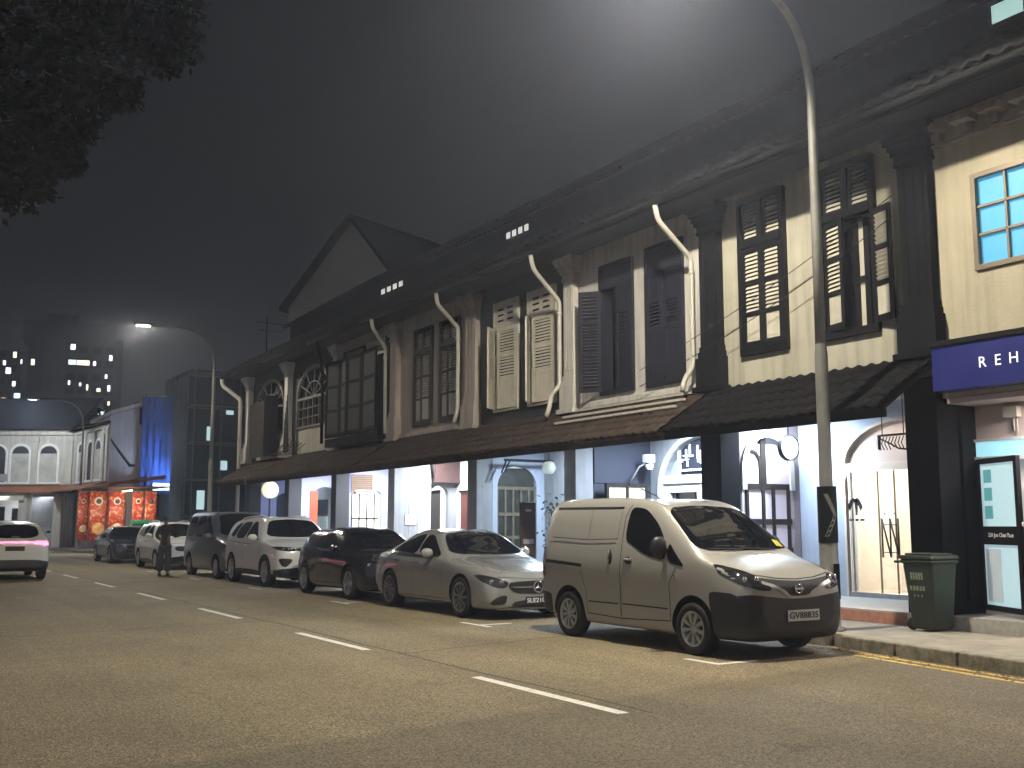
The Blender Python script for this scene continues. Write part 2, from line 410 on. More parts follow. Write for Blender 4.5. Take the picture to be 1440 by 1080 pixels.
struct(kb.build('kerb', M['kerb'], bevel=.018))
pv = inner + [(14,-30), (14,41.5)]
struct(poly_slab('pavement', pv, -.02, .145, M['pave']))
jp = MB()
for k in range(24):
    y = -2+k*1.8
    jp.add([(x_, y_, .1475) for x_, y_ in seg(10.6, y, 12.2, y, .012)], [(0,1,2,3)])
o = jp.build('pavement_joint', crack, bpy.data.objects['pavement'])
# far corner pavement, far kerb and opposite pavement
struct(poly_slab('far_pavement', [(10.45,53),(40,53),(40,90),(-12,97),(-12,88),(6,76),(9.5,70),(10.45,62)], -.02, .15, M['pave']))
struct(poly_slab('opposite_pavement', [(-1.5,62),(-1.5,-45),(-9,-45),(-9,62)], -.02, .15, M['pave']))

# ================================================================== shophouse kit
XF, XW, XS = 12.3, 12.45, 14.2
def wall_holes(mb, x0, x1, y0, y1, z0, z1, holes, mi=0):
    ys = sorted({y0, y1, *[h[0] for h in holes], *[h[1] for h in holes]}); ys = [y for y in ys if y0 <= y <= y1]
    zs = sorted({z0, z1, *[h[2] for h in holes], *[h[3] for h in holes]}); zs = [z for z in zs if z0 <= z <= z1]
    def solid(i, j):
        if i < 0 or j < 0 or i >= len(ys)-1 or j >= len(zs)-1: return False
        cy_, cz = (ys[i]+ys[i+1])/2, (zs[j]+zs[j+1])/2
        return not any(h[0] < cy_ < h[1] and h[2] < cz < h[3] for h in holes)
    for i in range(len(ys)-1):
        for j in range(len(zs)-1):
            if not solid(i, j): continue
            a, b, c, d = ys[i], ys[i+1], zs[j], zs[j+1]
            mb.add([(x0,a,c),(x0,b,c),(x0,b,d),(x0,a,d)], [(0,3,2,1)], mi); mb.add([(x1,a,c),(x1,b,c),(x1,b,d),(x1,a,d)], [(0,1,2,3)], mi)
            if not solid(i-1, j): mb.add([(x0,a,c),(x1,a,c),(x1,a,d),(x0,a,d)], [(0,1,2,3)], mi)
            if not solid(i+1, j): mb.add([(x0,b,c),(x1,b,c),(x1,b,d),(x0,b,d)], [(0,3,2,1)], mi)
            if not solid(i, j-1): mb.add([(x0,a,c),(x1,a,c),(x1,b,c),(x0,b,c)], [(0,3,2,1)], mi)
            if not solid(i, j+1): mb.add([(x0,a,d),(x1,a,d),(x1,b,d),(x0,b,d)], [(0,1,2,3)], mi)
    return mb
def arch_pts(c, w, zs, rise, n=16):
    "points of an arch head from left spring to right spring"
    return [(c - w*math.cos(math.pi*i/n), zs + rise*math.sin(math.pi*i/n)) for i in range(n+1)]
def arch_wall(mb, axis, a, b, u0, u1, z0, z1, c, w, zs, rise, mi=0):
    "wall with one arched opening that reaches the floor"
    pts = [(u0, z0), (c-w, z0)] + arch_pts(c, w, zs, rise) + [(c+w, z0), (u1, z0), (u1, z1), (u0, z1)]
    mb.prism(pts, axis, a, b, mi)
    return mb
def arch_ring(mb, axis, a, b, c, w, zs, rise, t, z0=None, mi=0):
    outer = arch_pts(c, w+t, zs, rise+t); inn = arch_pts(c, w, zs, rise)
    if z0 is not None:
        outer = [(c-w-t, z0)] + outer + [(c+w+t, z0)]; inn = [(c-w, z0)] + inn + [(c+w, z0)]
    for i in range(len(outer)-1):
        mb.prism([outer[i], outer[i+1], inn[i+1], inn[i]], axis, a, b, mi)
    return mb
def tiles(mb, p0, p1, y0, y1, pitch=.23, amp=.045, rows=5, thick=.05, mi=0, sag=0.):
    "pantile sheet sloping from p0=(x,z) at the top to p1 at the bottom"
    a = Vector((p0[0], 0, p0[1])); d = Vector((p1[0]-p0[0], 0, p1[1]-p0[1])); L_ = d.length; d.normalize()
    n = Vector((-d.z, 0, d.x));  n = n if n.z > 0 else -n
    ny = max(2, int((y1-y0)/pitch*6))
    for r in range(rows):
        t0, t1 = L_*r/rows, L_*(r+1)/rows + .03
        jit = random.uniform(-.004, .004)
        rowv = []
        for t, lift in ((t0, 0.), (t1, .03), (t1, -.012)):
            for k in range(ny+1):
                y = y0 + (y1-y0)*k/ny
                ph = (y-y0)/pitch
                tj = random.Random(int(ph)*131+r*17+int(y0*10)).uniform(-.012, .012)
                h = amp*(.5+.5*math.cos(2*math.pi*ph)) + lift + jit + tj*(1 if t == t1 else 0) - sag*math.sin(math.pi*k/ny)
                p = a + d*t + n*h; rowv.append((p.x, y, p.z))
        m_ = ny+1
        mb.add(rowv, [(k, k+1, m_+k+1, m_+k) for k in range(ny)] + [(m_+k, m_+k+1, 2*m_+k+1, 2*m_+k) for k in range(ny)], mi, True)
    b0 = a - n*thick*.3; b1 = a + d*L_ - n*thick*.3; q0 = b0 - n*thick; q1 = b1 - n*thick
    mb.prism([(b0.x,b0.z),(b1.x,b1.z),(q1.x,q1.z),(q0.x,q0.z)], 'y', y0, y1, mi)
    return mb
def pilaster(root, yc, w, m, z0=3.86, z1=7.05, x=XF, fancy=True, depth=.2):
    b = MB(); h = w/2
    b.box(x, x+depth, yc-h, yc+h, z0+.7, z1-.5)
    # pedestal
    b.box(x-.07, x+depth, yc-h-.07, yc+h+.07, z0, z0+.5)
    b.box(x-.04, x+depth, yc-h-.04, yc+h+.04, z0+.5, z0+.6); b.box(x-.02, x+depth, yc-h-.02, yc+h+.02, z0+.6, z0+.7)
    b.box(x-.12, x+depth, yc-h-.12, yc+h+.12, z0-.09, z0)
    # capital
    for k, (dz, e) in enumerate(((.5,.03),(.44,.02),(.34,.06),(.26,.09),(.18,.13),(.10,.16))):
        nz = (.5,.44,.34,.26,.18,.10,0)[k+1]
        b.box(x-e, x+depth, yc-h-e, yc+h+e, z1-dz, z1-nz)
    if fancy:
        for q in (-.3, 0, .3): b.box(x-.012, x, yc+q*w-.035, yc+q*w+.035, z0+.8, z1-.62)
    return b.build('pilaster', m, root, bevel=.012)
def leaf_mesh(mb, w, h, spec, t=.04, st=.075, sgn=1, mi_f=0, mi_p=1):
    "shutter leaf in local coordinates: hinge at the origin, width along sgn*y, thickness along x"
    Y = lambda y: y*sgn
    def bx(y0, y1, z0, z1, x0=-t/2, x1=t/2, mi=0):
        a, b = sorted((Y(y0), Y(y1))); mb.box(x0, x1, a, b, z0, z1, mi)
    bx(0, st, 0, h, mi=mi_f); bx(w-st, w, 0, h, mi=mi_f)
    zz = [0.]
    for z0, z1, k in spec: zz += [z0, z1]
    zz.append(h)
    for i in range(0, len(zz), 2): 
        if zz[i+1]-zz[i] > .004: bx(st, w-st, zz[i], zz[i+1], mi=mi_f)
    for z0, z1, k in spec:
        if k == 'p':
            bx(st, w-st, z0, z1, -.008, .008, mi_p); bx(st+.05, w-st-.05, z0+.05, z1-.05, -.014, -.008, mi_p)
        else:
            n = max(2, int((z1-z0)/.062))
            a, b = sorted((Y(st), Y(w-st)))
            for i in range(n):
                z = z0 + (z1-z0)*i/n; s = (z1-z0)/n
                mb.prism([(-.018, z+.004), (.016, z+s*.72), (.016, z+s*.72+.009), (-.018, z+.016)], 'y', a, b, mi_p)
    return mb
def shutter_leaf(win, hinge, ang, w, h, spec, mats, sgn, name='shutter_leaf', st=.075):
    mb = MB(); leaf_mesh(mb, w, h, spec, sgn=sgn, st=st)
    o = mb.build(name, mats, None)
    o.parent = win; o.location = Vector(hinge) - ORG[win.name]; o.rotation_euler = (0, 0, ang)
    if abs(ang) < .05:
        pass
    return o
def porch_light(root, x, y0, y1, z, col, power, tube=None, axis='y', hidden_tube=False):
    b = MB()
    b.box(x-.05, x+.05, y0, y1, z, z+.04)
    b.build('light_batten', M['whitewall'], root)
    t = MB(); t.tube([(x, y0+.03, z-.022), (x, y1-.03, z-.022)], .016, 8)
    t.build('fluorescent_tube', tube, root)
    ld = bpy.data.lights.new('porch_lamp', 'AREA'); ld.shape = 'RECTANGLE'; ld.size = .08; ld.size_y = y1-y0
    ld.color = col; ld.energy = power; ld.spread = R(175)
    lo = bpy.data.objects.new('porch_lamp', ld); COL.objects.link(lo)
    lo.location = (x, (y0+y1)/2, z-.05)
    return lo
M['tube_cool'] = emit('cool_tube_light', (.78,.9,1.), 9.)
M['tube_warm'] = emit('warm_tube_light', (1.,.85,.62), 9.)
M['vent_lit'] = emit('lit_roof_vent', (.95,.95,.85), .85)
M['vent_cyan'] = emit('lit_clerestory_pane', (.55,.85,.80), .62, (.6,.95,.9))
ROOFM = M['rooftile']
def shophouse(label, y0, y1, wallm, pilm, awnm, holes=(), group='shophouses in the parked-car row', vents=None, jack=True, wz0=3.35, pil_fancy=True, pil_x=XF, awn_front=(11.2,3.03), roof_end=0., aw0=None):
    root = thing('shophouse', label, 'shophouse', (XF, (y0+y1)/2, 0), group=group)
    a, b = y0+.002, y1-.002
    ga = a if aw0 is None else aw0
    wall_holes(MB(), XW, XW+.25, a, b, wz0, 7.2, [h for h in holes]).build('wall', wallm, root)
    # enclosed volume behind
    MB().box(14.42, 23, a, b, 0, 7.2).build('rear_wall', M['charcoal'], root)
    MB().box(XW+.252, 14.418, a, b, 3.5, 3.62).build('porch_ceiling', M['whitewall'], root)
    MB().box(12.2, 14.2, a, b, .1, .32).build('porch_floor', M['floor'], root)
    # roof
    r = MB(); e = b+roof_end
    tiles(r, (14.05, 8.72), (11.32, 7.13), a, e, .26, .05, 8)
    if jack:
        r.box(14.0, 14.12, a, e, 8.5, 9.32)
        tiles(r, (17.2, 11.45), (13.72, 9.22), a, e, .26, .05, 7)
    else:
        tiles(r, (17.2, 11.1), (14.0, 8.72), a, e, .26, .05, 7)
    r.prism([(17.2,11.45),(23,7.2),(17,7.2),(14.2,8.6)], 'y', a, e)
    ro = r.build('roof', ROOFM, root)
    if vents:
        vy0, vy1, n, vm = vents
        for k in range(n):
            s = (vy1-vy0)/n
            v = MB().box(13.985, 13.998, vy0+s*k+s*.22, vy0+s*(k+1)-s*.22, 8.94, 9.10)
            v.build('vent', vm, ro)
    # eaves: soffit, fascia, gutter
    MB().prism([(11.42,7.0),(12.45,7.12),(12.45,7.2),(11.42,7.08)], 'y', a, e).build('soffit', M['timber'], root)
    gm = MB()
    gm.tube([(11.33, a, 7.03), (11.33, e, 7.03)], .055, 10)
    gm.box(11.40, 11.43, a, e, 6.95, 7.14)
    gm.build('gutter', M['gutter'], root)
    # awning over the five-foot way
    am = MB(); tiles(am, (12.42, 3.80), awn_front, ga, b, .23, .045, 5)
    am.box(awn_front[0]+.05, awn_front[0]+.09, ga, b, awn_front[1]-.14, awn_front[1]-.03)
    am.build('awning', awnm, root)
    return root
def pillar(root, yc, w, m, mside=None, x0=XF, x1=12.74, z1=3.5, plinth=True):
    b = MB(); b.box(x0, x1, yc-w/2, yc+w/2, .1, z1)
    if plinth: b.box(x0-.05, x1+.05, yc-w/2-.05, yc+w/2+.05, .1, .5)
    return b.build('pillar', m, root, bevel=.012)
def cross_wall(root, y, m, z1=3.498, c=13.45, w=.6, zs=2.45, rise=.62, t=.16):
    return arch_wall(MB(), 'y', y-t/2, y+t/2, 12.742, 14.2, .32, z1, c, w, zs, rise).build('cross_wall', m, root)
def pipe(root, pts, r=.047, m=None, name='downpipe'):
    # smooth bends
    P = [Vector(p) for p in pts]; out = [P[0]]
    for i in range(1, len(P)-1):
        a = (P[i-1]-P[i]); b = (P[i+1]-P[i]); da = min(.12, a.length*.45); db = min(.12, b.length*.45)
        A = P[i]+a.normalized()*da; B = P[i]+b.normalized()*db
        for t in (0, .25, .5, .75, 1): out.append(A*(1-t)**2 + P[i]*2*t*(1-t) + B*t*t)
    out.append(P[-1])
    b = MB(); b.tube(out, r, 10)
    p = P[2] if len(P) > 3 else P[-2]; b.tube([p+Vector((0,0,-.30)), p+Vector((0,0,-.25))], r*1.22, 10)
    return b.build(name, m or M['pvc'], root)

# ------------------------------------------------------------------ house 1 (white, black trim) Y 9.5-13.75
BK = [M['black'], M['creampaint']]
h1 = shophouse('cream shophouse with black pilasters and black framed cream louvre shutters behind the street lamp', 9.5, 13.75, M['cream'], M['blackwall'], M['awnblack'],
               holes=[(10.3,11.25,4.38,6.88), (12.1,13.05,4.38,6.88)], aw0=9.28)
def black_window(root, y0, y1, open_right):
    w = MB()
    for (a,b,c,d) in ((y0-.06,y0+.02,4.28,6.96),(y1-.02,y1+.06,4.28,6.96)): w.box(12.37,12.5,a,b,c,d)
    w.box(12.37,12.5,y0+.02,y1-.02,4.28,4.40); w.box(12.37,12.5,y0+.02,y1-.02,6.86,6.96); w.box(12.36,12.5,y0+.02,y1-.02,6.1,6.22)
    w.box(12.37,12.5,(y0+y1)/2-.05,(y0+y1)/2+.05,6.22,6.86)
    for ya_ in (y0+.002, y1-.012): w.box(12.502,12.70,ya_,ya_+.01,4.42,6.86)
    win = w.build('window', M['black'], root, bevel=.006)
    mid = (y0+y1)/2; W_ = (y1-y0)/2-.025
    tr = MB()
    for (a,b) in ((y0+.02,mid-.05),(mid+.05,y1-.02)):
        start = len(tr.v); leaf_mesh(tr, b-a, .64, [(.05,.58,'l')], st=.06); tr.xf(Matrix.Translation((12.43,a,6.22)), start)
    tr.build('transom_louvre', BK, win)
    H = 1.69; sp = [(.10,.52,'p'),(.60,1.05,'l'),(1.13,1.60,'l')]
    shutter_leaf(win, (12.41, y0+.025, 4.405), R(166) if open_right else 0, W_, H, sp, BK, 1)
    shutter_leaf(win, (12.41, y1-.025, 4.405), R(-12) if open_right else 0, W_, H, sp, BK, -1)
    if open_right:
        c = MB(); c.box(12.62,12.65,y0+.34,y0+.44,4.45,6.05); c.box(12.60,12.655,y0+.24,y0+.34,4.45,6.08,1); c.box(12.60,12.655,y0+.44,y0+.56,4.45,6.08,1)
        c.box(12.58,12.60,y0+.3,y0+.5,5.1,5.2,1)
        c.build('inner_casement', [M['creampaint'], M['black']], win)
    return win
black_window(h1, 12.1, 13.05, False); black_window(h1, 10.3, 11.25, True)
pilaster(h1, 13.78, .45, M['blackwall']); pilaster(h1, 9.5, .5, M['blackwall'])
pillar(h1, 9.55, .52, M['blackwall']); pillar(h1, 13.82, .5, M['blackwall'])
# black string course above the awning
MB().box(12.36,12.449,9.76,13.5,3.74,3.80).build('string_course', M['black'], h1, bevel=.006)
# five-foot way of house 1
cross_wall(h1, 13.72, M['mauve'], c=13.44, w=.62, zs=2.46, rise=.66)
ar = MB(); arch_ring(ar, 'y', 13.60, 13.64, 13.44, .52, 2.46, .56, .10, 2.1); ar.build('arch_moulding', M['whitewall'], h1)
# dark timber screen in the side arch
sc_ = MB()
for x in (12.84, 13.0, 13.38, 13.62, 13.98): sc_.box(x-.03, x+.03, 13.68, 13.76, .32, 2.2)
for z in (.5, 1.05, 1.55, 2.16): sc_.box(12.82, 14.05, 13.685, 13.755, z-.05, z+.05)
sc_.box(13.34, 13.46, 13.685, 13.755, 2.2, 3.05)
ring = MB()
scr = sc_.build('timber_screen', M['timber'], h1)
MB().box(12.83,14.04,13.715,13.722,.4,2.9).build('screen_glass', emit('dim_lit_pane', (.62,.55,.66), .22, (.80,.70,.70), 3.5), scr)
ar = MB(); arch_ring(ar, 'y', 13.685, 13.75, 13.13, .17, 2.55, .2, .05, 2.2); ar.build('screen_arch', M['timber'], scr)
# shop wall, arch and lit glazed entrance
sw = MB(); arch_wall(sw, 'x', 14.2, 14.4, 9.76, 13.63, .32, 3.498, 11.35, 1.22, 2.5, .68)
sw.build('shop_wall', M['bluewall'], h1)
ar = MB(); arch_ring(ar, 'x', 14.16, 14.199, 11.35, 1.22, 2.5, .68, .05, .32); ar.build('arch_moulding', M['shopcream'], h1)
room = MB()
room.box(15.7, 15.75, 10.0, 12.75, .32, 3.3); room.box(15.3,15.69,10.9,11.0,.32,3.3); room.box(14.41, 16.2, 9.95, 10.0, .32, 3.3); room.box(14.41, 16.2, 12.75, 12.8, .32, 3.3)
room.box(14.41, 16.2, 10.0, 12.75, .25, .318); room.box(14.41, 16.2, 10.0, 12.75, 3.3, 3.35)
rm = room.build('shop_interior', M['shopcream'], h1)
# cut the block behind so the lit room is real
for o_ in list(h1.children):
    if o_.name.startswith('rear_wall'): bpy.data.objects.remove(o_)
rb = MB(); rb.box(14.42, 23, 9.502, 9.94, 0, 7.2); rb.box(14.42, 23, 12.81, 13.748, 0, 7.2); rb.box(16.3, 23, 9.94, 12.81, 0, 7.2); rb.box(14.42, 16.3, 9.94, 12.81, 3.4, 7.2)
rb.build('rear_wall', M['charcoal'], h1)
MB().prism([(y_, z_) for y_, z_ in arch_pts(11.35,1.21,2.52,.65)], 'x', 14.25, 14.28).build('tympanum', M['pinkwall'], h1)
hd = MB(); hd.box(14.15,14.19,10.14,12.56,2.38,2.52)
hd.build('door_header', M['shopcream'], h1)
MB().box(14.16,14.2,10.14,12.56,.321,.40).build('threshold', M['greywall'], h1)
fr = MB()
for y in (12.5, 11.95, 11.62, 11.0, 10.3): fr.box(14.23,14.25,y-.012,y+.012,.40,2.38)
fr.build('glazing_bars', mat('bronze_trim', (.30,.22,.14), .4, metal=.3), h1)
gd = MB().box(14.236,14.244,10.14,12.56,.40,2.38).build('glass_door', M['glass'], h1)
# entwined NN pull handles
nn = MB()
for yb in (11.86, 11.70):
    for (a, b, c, d) in ((yb, .98, yb, 1.60), (yb-.16, .98, yb-.16, 1.60), (yb, 1.60, yb-.16, .98)):
        nn.tube([(14.19, a, b), (14.19, c, d)], .015, 6)
for z in (1.06, 1.5): nn.tube([(14.19, 11.86, z), (14.19, 11.54, z)], .007, 6)
nn.build('door_handle', M['ink'], gd)
for y in (11.80, 11.60): MB().lathe([(0,0),(.015,0),(.015,.01),(0,.01)], (14.19,y,1.68), 'x', 10).build('handle_stud', M['ink'], gd)
# shop emblem on the glass: three dark drops under an arc
em = MB()
def flatpoly(mb, pts, x): mb.prism(pts, 'x', x, x+.006)
for s_ in (1, -1):
    pts = []
    for i in range(7):
        t = i/6; pts.append((12.43+s_*(.03+.13*t), 1.95-.16*t*t))
    for i in range(6, -1, -1):
        t = i/6; pts.append((12.43+s_*(.03+.13*t)-s_*.05, 1.95-.16*t*t-.06))
    flatpoly(em, pts, 14.228)
flatpoly(em, [(12.45,1.93),(12.37,1.93),(12.385,1.66),(12.42,1.66)], 14.228)
em.build('shop_emblem', M['ink'], gd)
for yb, wd in ((12.56,.10),(12.43,.06),(12.33,.09)):
    b = MB()
    for i in range(4): flatpoly(b, [(yb-wd*i/4,1.60),(yb-wd*i/4-.016,1.60),(yb-wd*i/4-.016,1.56+.01*(i%2)),(yb-wd*i/4,1.56)], 14.228)
    b.build('shop_lettering', M['ink'], gd)
for z, r_ in ((1.62,.012),(1.54,.017),(1.46,.012)): MB().disc((14.226,11.2,z), r_, 'x', 10).build('access_button', M['ink'], gd)
# pink tiled edge of the raised floor
MB().box(12.185,12.199,9.85,13.5,.146,.30).build('tiled_riser', M['pinktile'], h1)
# hanging fretwork bracket sign
bs = thing('hanging_sign', 'black wrought iron fretwork sign hanging inside the warm lit arch', 'sign', (13.5, 11.0, 2.6))
b = MB()
b.box(13.48,13.52,10.72,11.28,2.86,2.89); b.box(13.48,13.52,10.72,10.75,2.62,2.86); b.box(13.48,13.52,11.25,11.28,2.66,2.86)
for k in range(8):
    c = 10.8+k*.062
    b.tube([(13.5,c,2.65+.012*k*(1 if k<4 else 0)),(13.5,c+.05,2.75),(13.5,c,2.85)], .009, 5)
b.tube([(13.5,10.75,2.64),(13.5,10.9,2.66),(13.5,11.05,2.74),(13.5,11.27,2.84)], .014, 6)
b.build('fretwork', M['ink'], bs)
b = MB(); b.tube([(13.5,10.8,2.88),(13.5,10.8,3.499)], .008, 6); b.tube([(13.5,11.2,2.88),(13.5,11.2,3.499)], .008, 6); b.build('hanger', M['ink'], bs)
# round lit sign in the walkway
rs = thing('round_sign', 'glowing white round sign hanging in the walkway arch of the cream shophouse', 'sign', (13.62,13.3,2.8))
b = MB(); b.lathe([(0,-.04),(.19,-.04),(.205,-.03),(.205,.03),(.19,.04),(0,.04)], (13.62,13.3,2.82), 'y', 32); b.build('light_box', emit('lit_round_sign', (1.,.97,.98), 1.7), rs)
b = MB(); b.lathe([(.206,-.045),(.222,-.045),(.222,.045),(.206,.045)], (13.62,13.3,2.82), 'y', 32); b.tube([(13.62,13.3,3.04),(13.62,13.3,3.499)], .012, 6); b.build('sign_frame', M['black'], rs)

# ------------------------------------------------------------------ house 0 (pale yellow, blue sign) Y 4.4-9.5
h0 = shophouse('pale yellow shophouse with blue lit casement window above a navy signboard', 4.4, 9.5, M['cream2'], M['cream2'], M['awntile'],
               holes=[(6.85,8.62,4.9,6.1)], wz0=3.2)
for o_ in list(h0.children):
    if o_.name.startswith('awning'): bpy.data.objects.remove(o_)
# brackets under the eave
b = MB()
for k in range(11):
    y = 4.7+k*.44; b.box(12.20,12.449,y-.15,y+.15,6.88,6.98); b.box(12.32,12.449,y-.06,y+.06,6.74,6.86)
b.box(12.36,12.449,4.45,9.2,6.68,6.72)
b.build('eave_bracket', M['pinkish'], h0)
w = MB(); steel = mat('grey_brown_steel', (.22,.18,.13), .5, metal=.2, var=.2)
for a, b_ in ((6.80,6.87),(8.60,8.67),(7.70,7.77)): w.box(12.41,12.5,a,b_,4.84,6.16)
w.box(12.41,12.5,6.87,7.70,4.84,4.91); w.box(12.41,12.5,7.77,8.60,4.84,4.91); w.box(12.41,12.5,6.87,7.70,6.09,6.16); w.box(12.41,12.5,7.77,8.60,6.09,6.16)
for ya, yb in ((6.87,7.70),(7.77,8.60)):
    for z in (5.32, 5.70): w.box(12.44,12.49,ya,yb,z-.018,z+.018)
    w.box(12.44,12.49,(ya+yb)/2-.018,(ya+yb)/2+.018,4.91,6.09)
win0 = w.build('window', steel, h0, bevel=.005)
MB().box(12.485,12.492,6.87,8.60,4.91,6.09).build('pane', emit('blue_lit_pane', (.06,.31,.56), .60, (.14,.50,.76), 1.6), win0)
b = MB(); b.tube([(12.40,7.72,5.4),(12.38,7.66,5.45),(12.40,7.6,5.52)], .012, 6); b.build('window_handle', M['ink'], win0)
# bright clerestory in the jack roof
v0 = MB(); ro0 = [c for c in h0.children if c.name.startswith('roof')][0]
MB().box(13.97,13.998,4.6,9.3,8.86,9.28).build('clerestory_frame', M['black'], ro0)
for k in range(8):
    MB().box(13.955,13.968,9.22-.57*k-.5,9.22-.57*k,8.92,9.20).build('clerestory_pane', M['vent_cyan'], ro0)
pilaster_y0 = 9.5
# ground floor front: set-forward wall, black pier, open door, counter
MB().box(13.05,13.25,4.4,9.24,.32,3.19).build('shop_wall', M['pinkwall'], h0)
MB().box(12.745,13.25,9.245,9.30,.32,3.19).build('return_wall', M['blackwall'], h0)
MB().box(12.46,13.04,4.41,9.24,3.12,3.19).build('lobby_ceiling', M['pinkwall'], h0)
dr = holder('door', h0, (12.98, 9.2, .38))
def in_door(mb): # local: y 0..-1 along leaf, rotated
    return mb.xf(Matrix.Translation((12.98,9.2,.38)) @ Matrix.Rotation(R(-27), 4, 'Z'))
b = MB()
b.box(-.03,.03,-.08,0,0,2.0); b.box(-.03,.03,-1.02,-.95,0,2.0); b.box(-.03,.03,-.95,-.08,1.93,2.0); b.box(-.03,.03,-.95,-.08,0,.07); b.box(-.03,.03,-.95,-.08,.86,1.10)
in_door(b).build('door_frame', M['black'], dr, bevel=.004)
b = MB(); b.box(-.006,.006,-.95,-.08,.07,.86); b.box(-.006,.006,-.95,-.08,1.10,1.93)
in_door(b).build('door_pane', emit('lit_door_pane', (.36,.56,.64), .60, (.66,.80,.86), 34.), dr)
b = MB()
for z in (1.2,1.44,1.68): b.box(-.014,-.007,-.36,-.17,z,z+.17)
in_door(b).build('pane_inset', emit('teal_lit_pane', (.09,.32,.36), .5), dr)
b = MB(); b.box(-.014,-.007,-.5,-.13,.12,.80); in_door(b).build('lower_panel', emit('pale_lit_panel', (.5,.58,.62), .38), dr)
b = MB(); b.box(-.012,-.007,-.86,-.3,.15,.16); in_door(b)
me_t = text_mesh('23A Joo Chiat Place', .078, .62); me_t.materials.clear(); me_t.materials.append(M['white_ink'])
me_t.transform(Matrix(((0,0,-1),(-1,0,0),(0,1,0))).to_4x4()); me_t.transform(Matrix.Translation((-.033,-.56,.985))); me_t.transform(Matrix.Rotation(R(-27), 4, 'Z'))
o = bpy.data.objects.new('address_lettering', me_t); COL.objects.link(o); o.parent = dr
b = MB(); b.box(13.0,13.049,8.4,9.22,2.42,2.62); b.build('transom_light', emit('lit_transom', (.35,.72,.85), .95), h0)
b = MB(); b.box(12.99,13.049,8.38,9.24,2.36,2.42); b.box(12.99,13.049,8.38,9.24,2.62,2.66); b.build('transom_frame', M['whitewall'], h0)
mb_ = thing('meter_box', 'black metal post box fixed on the pale pink wall beside the open door', 'post box', (12.6,8.05,1.5))
b = MB(); b.box(12.55,12.75,7.85,8.22,1.6,1.97); b.build('box_shell', M['black'], mb_, bevel=.01)
b = MB(); b.box(12.54,12.549,7.9,8.17,1.65,1.84); b.build('box_door', M['charcoal'], mb_)
b = MB(); b.box(12.535,12.549,7.95,8.12,1.875,1.90); b.build('letter_slot', M['chrome'], mb_)
MB().box(12.75,13.049,7.9,8.15,1.65,1.9).build('mounting_arm', M['black'], mb_)
ct = thing('counter', 'pale pink boxed counter at the open front under the navy signboard', 'counter', (12.5,7.6,.32))
b = MB(); b.box(12.42,12.98,6.6,8.16,.32,1.48); b.build('counter_body', M['pinkwall'], ct, bevel=.01)
b = MB(); b.box(12.38,12.99,6.55,8.20,1.48,1.53); b.build('counter_top', M['whitewall'], ct, bevel=.006)
b = MB(); b.tube([(13.04,8.0,2.1),(12.99,7.98,2.3),(12.99,7.96,2.42)], .012, 6); b.lathe([(0,0),(.07,.01),(.075,.05),(0,.07)], (12.97,7.96,2.44), 'x', 14)
b.build('alarm_bell', M['timber'], h0)
b = MB(); b.box(12.95,13.049,8.55,8.75,2.92,3.06); b.tube([(13.03,8.65,2.92),(13.03,8.65,2.74)], .01, 6); b.tube([(13.03,8.6,2.9),(13.03,8.6,2.70)], .008, 6); b.build('junction_box', M['creampaint'], h0)
sg = thing('signboard', 'navy blue shop signboard with white spaced letters across the yellow shophouse front', 'sign', (12.2,7,3.25))
MB().box(12.16,12.449,4.45,9.22,3.265,3.86).build('sign_panel', M['bluesign'], sg, bevel=.006)
MB().box(12.13,12.449,4.43,9.235,3.861,3.93).build('sign_cap', M['black'], sg, bevel=.006)
for ch, y in (('R',8.46),('E',8.24),('H',8.02)): put_text(ch, .20, (12.156,y,3.565), 'x-', emit('lit_white_letter', (.95,.96,1.), .75), sg)

# ------------------------------------------------------------------ house 2 (white, slate shutters) Y 13.75-18.1
h2 = shophouse('white shophouse with slate blue board shutters and cream pipes above a tiled awning', 13.75, 18.1, M['white'], M['white'], M['awntile'],
               holes=[(14.62,15.62,4.08,6.66), (16.1,17.1,4.08,6.62)])
SL = [M['slate'], M['slate']]
def slate_window(root, y0, y1, z0, z1, open_left):
    w = MB()
    for a, b in ((y0-.05,y0+.03),(y1-.03,y1+.05)): w.box(12.39,12.5,a,b,z0-.04,z1+.05)
    w.box(12.39,12.5,y0+.03,y1-.03,z0-.04,z0+.03); w.box(12.39,12.5,y0+.03,y1-.03,z1-.03,z1+.05); w.box(12.385,12.5,y0+.03,y1-.03,z1-.46,z1-.40)
    w.box(12.43,12.46,y0+.03,y1-.03,z1-.40,z1-.03)
    for ya_ in (y0+.002, y1-.012): w.box(12.502,12.70,ya_,ya_+.01,z0+.02,z1)
    win = w.build('window', M['slate'], root, bevel=.005)
    H = z1-.46-z0-.03-.005; W_ = (y1-y0)/2-.033
    sp = [(.08,.95,'p'),(1.03,1.5,'l'),(1.56,H-.08,'p')]
    shutter_leaf(win, (12.42, y0+.032, z0+.033), 0, W_, H, sp, SL, 1)
    sp2 = [(.08,.75,'l'),(.82,1.4,'l'),(1.47,H-.08,'l')]
    shutter_leaf(win, (12.40, y1-.032, z0+.033), R(-140) if open_left else 0, W_, H, sp2 if open_left else sp, SL, -1)
slate_window(h2, 14.62, 15.62, 4.08, 6.66, False); slate_window(h2, 16.1, 17.1, 4.08, 6.62, True)
pilaster(h2, 18.1, .36, M['white'])
pillar(h2, 18.08, .42, M['greywall'])
for z, x in ((3.74,12.28),(3.60,12.02),(3.47,11.82)):
    MB().box(x-.05,x,14.1,17.85,z+.03,z+.07).build('narrow_strip', M['pvc'], h2)  # cream flashings along the awning
MB().box(12.38,12.449,14.05,17.9,3.84,3.96).build('string_course', M['white'], h2, bevel=.01)
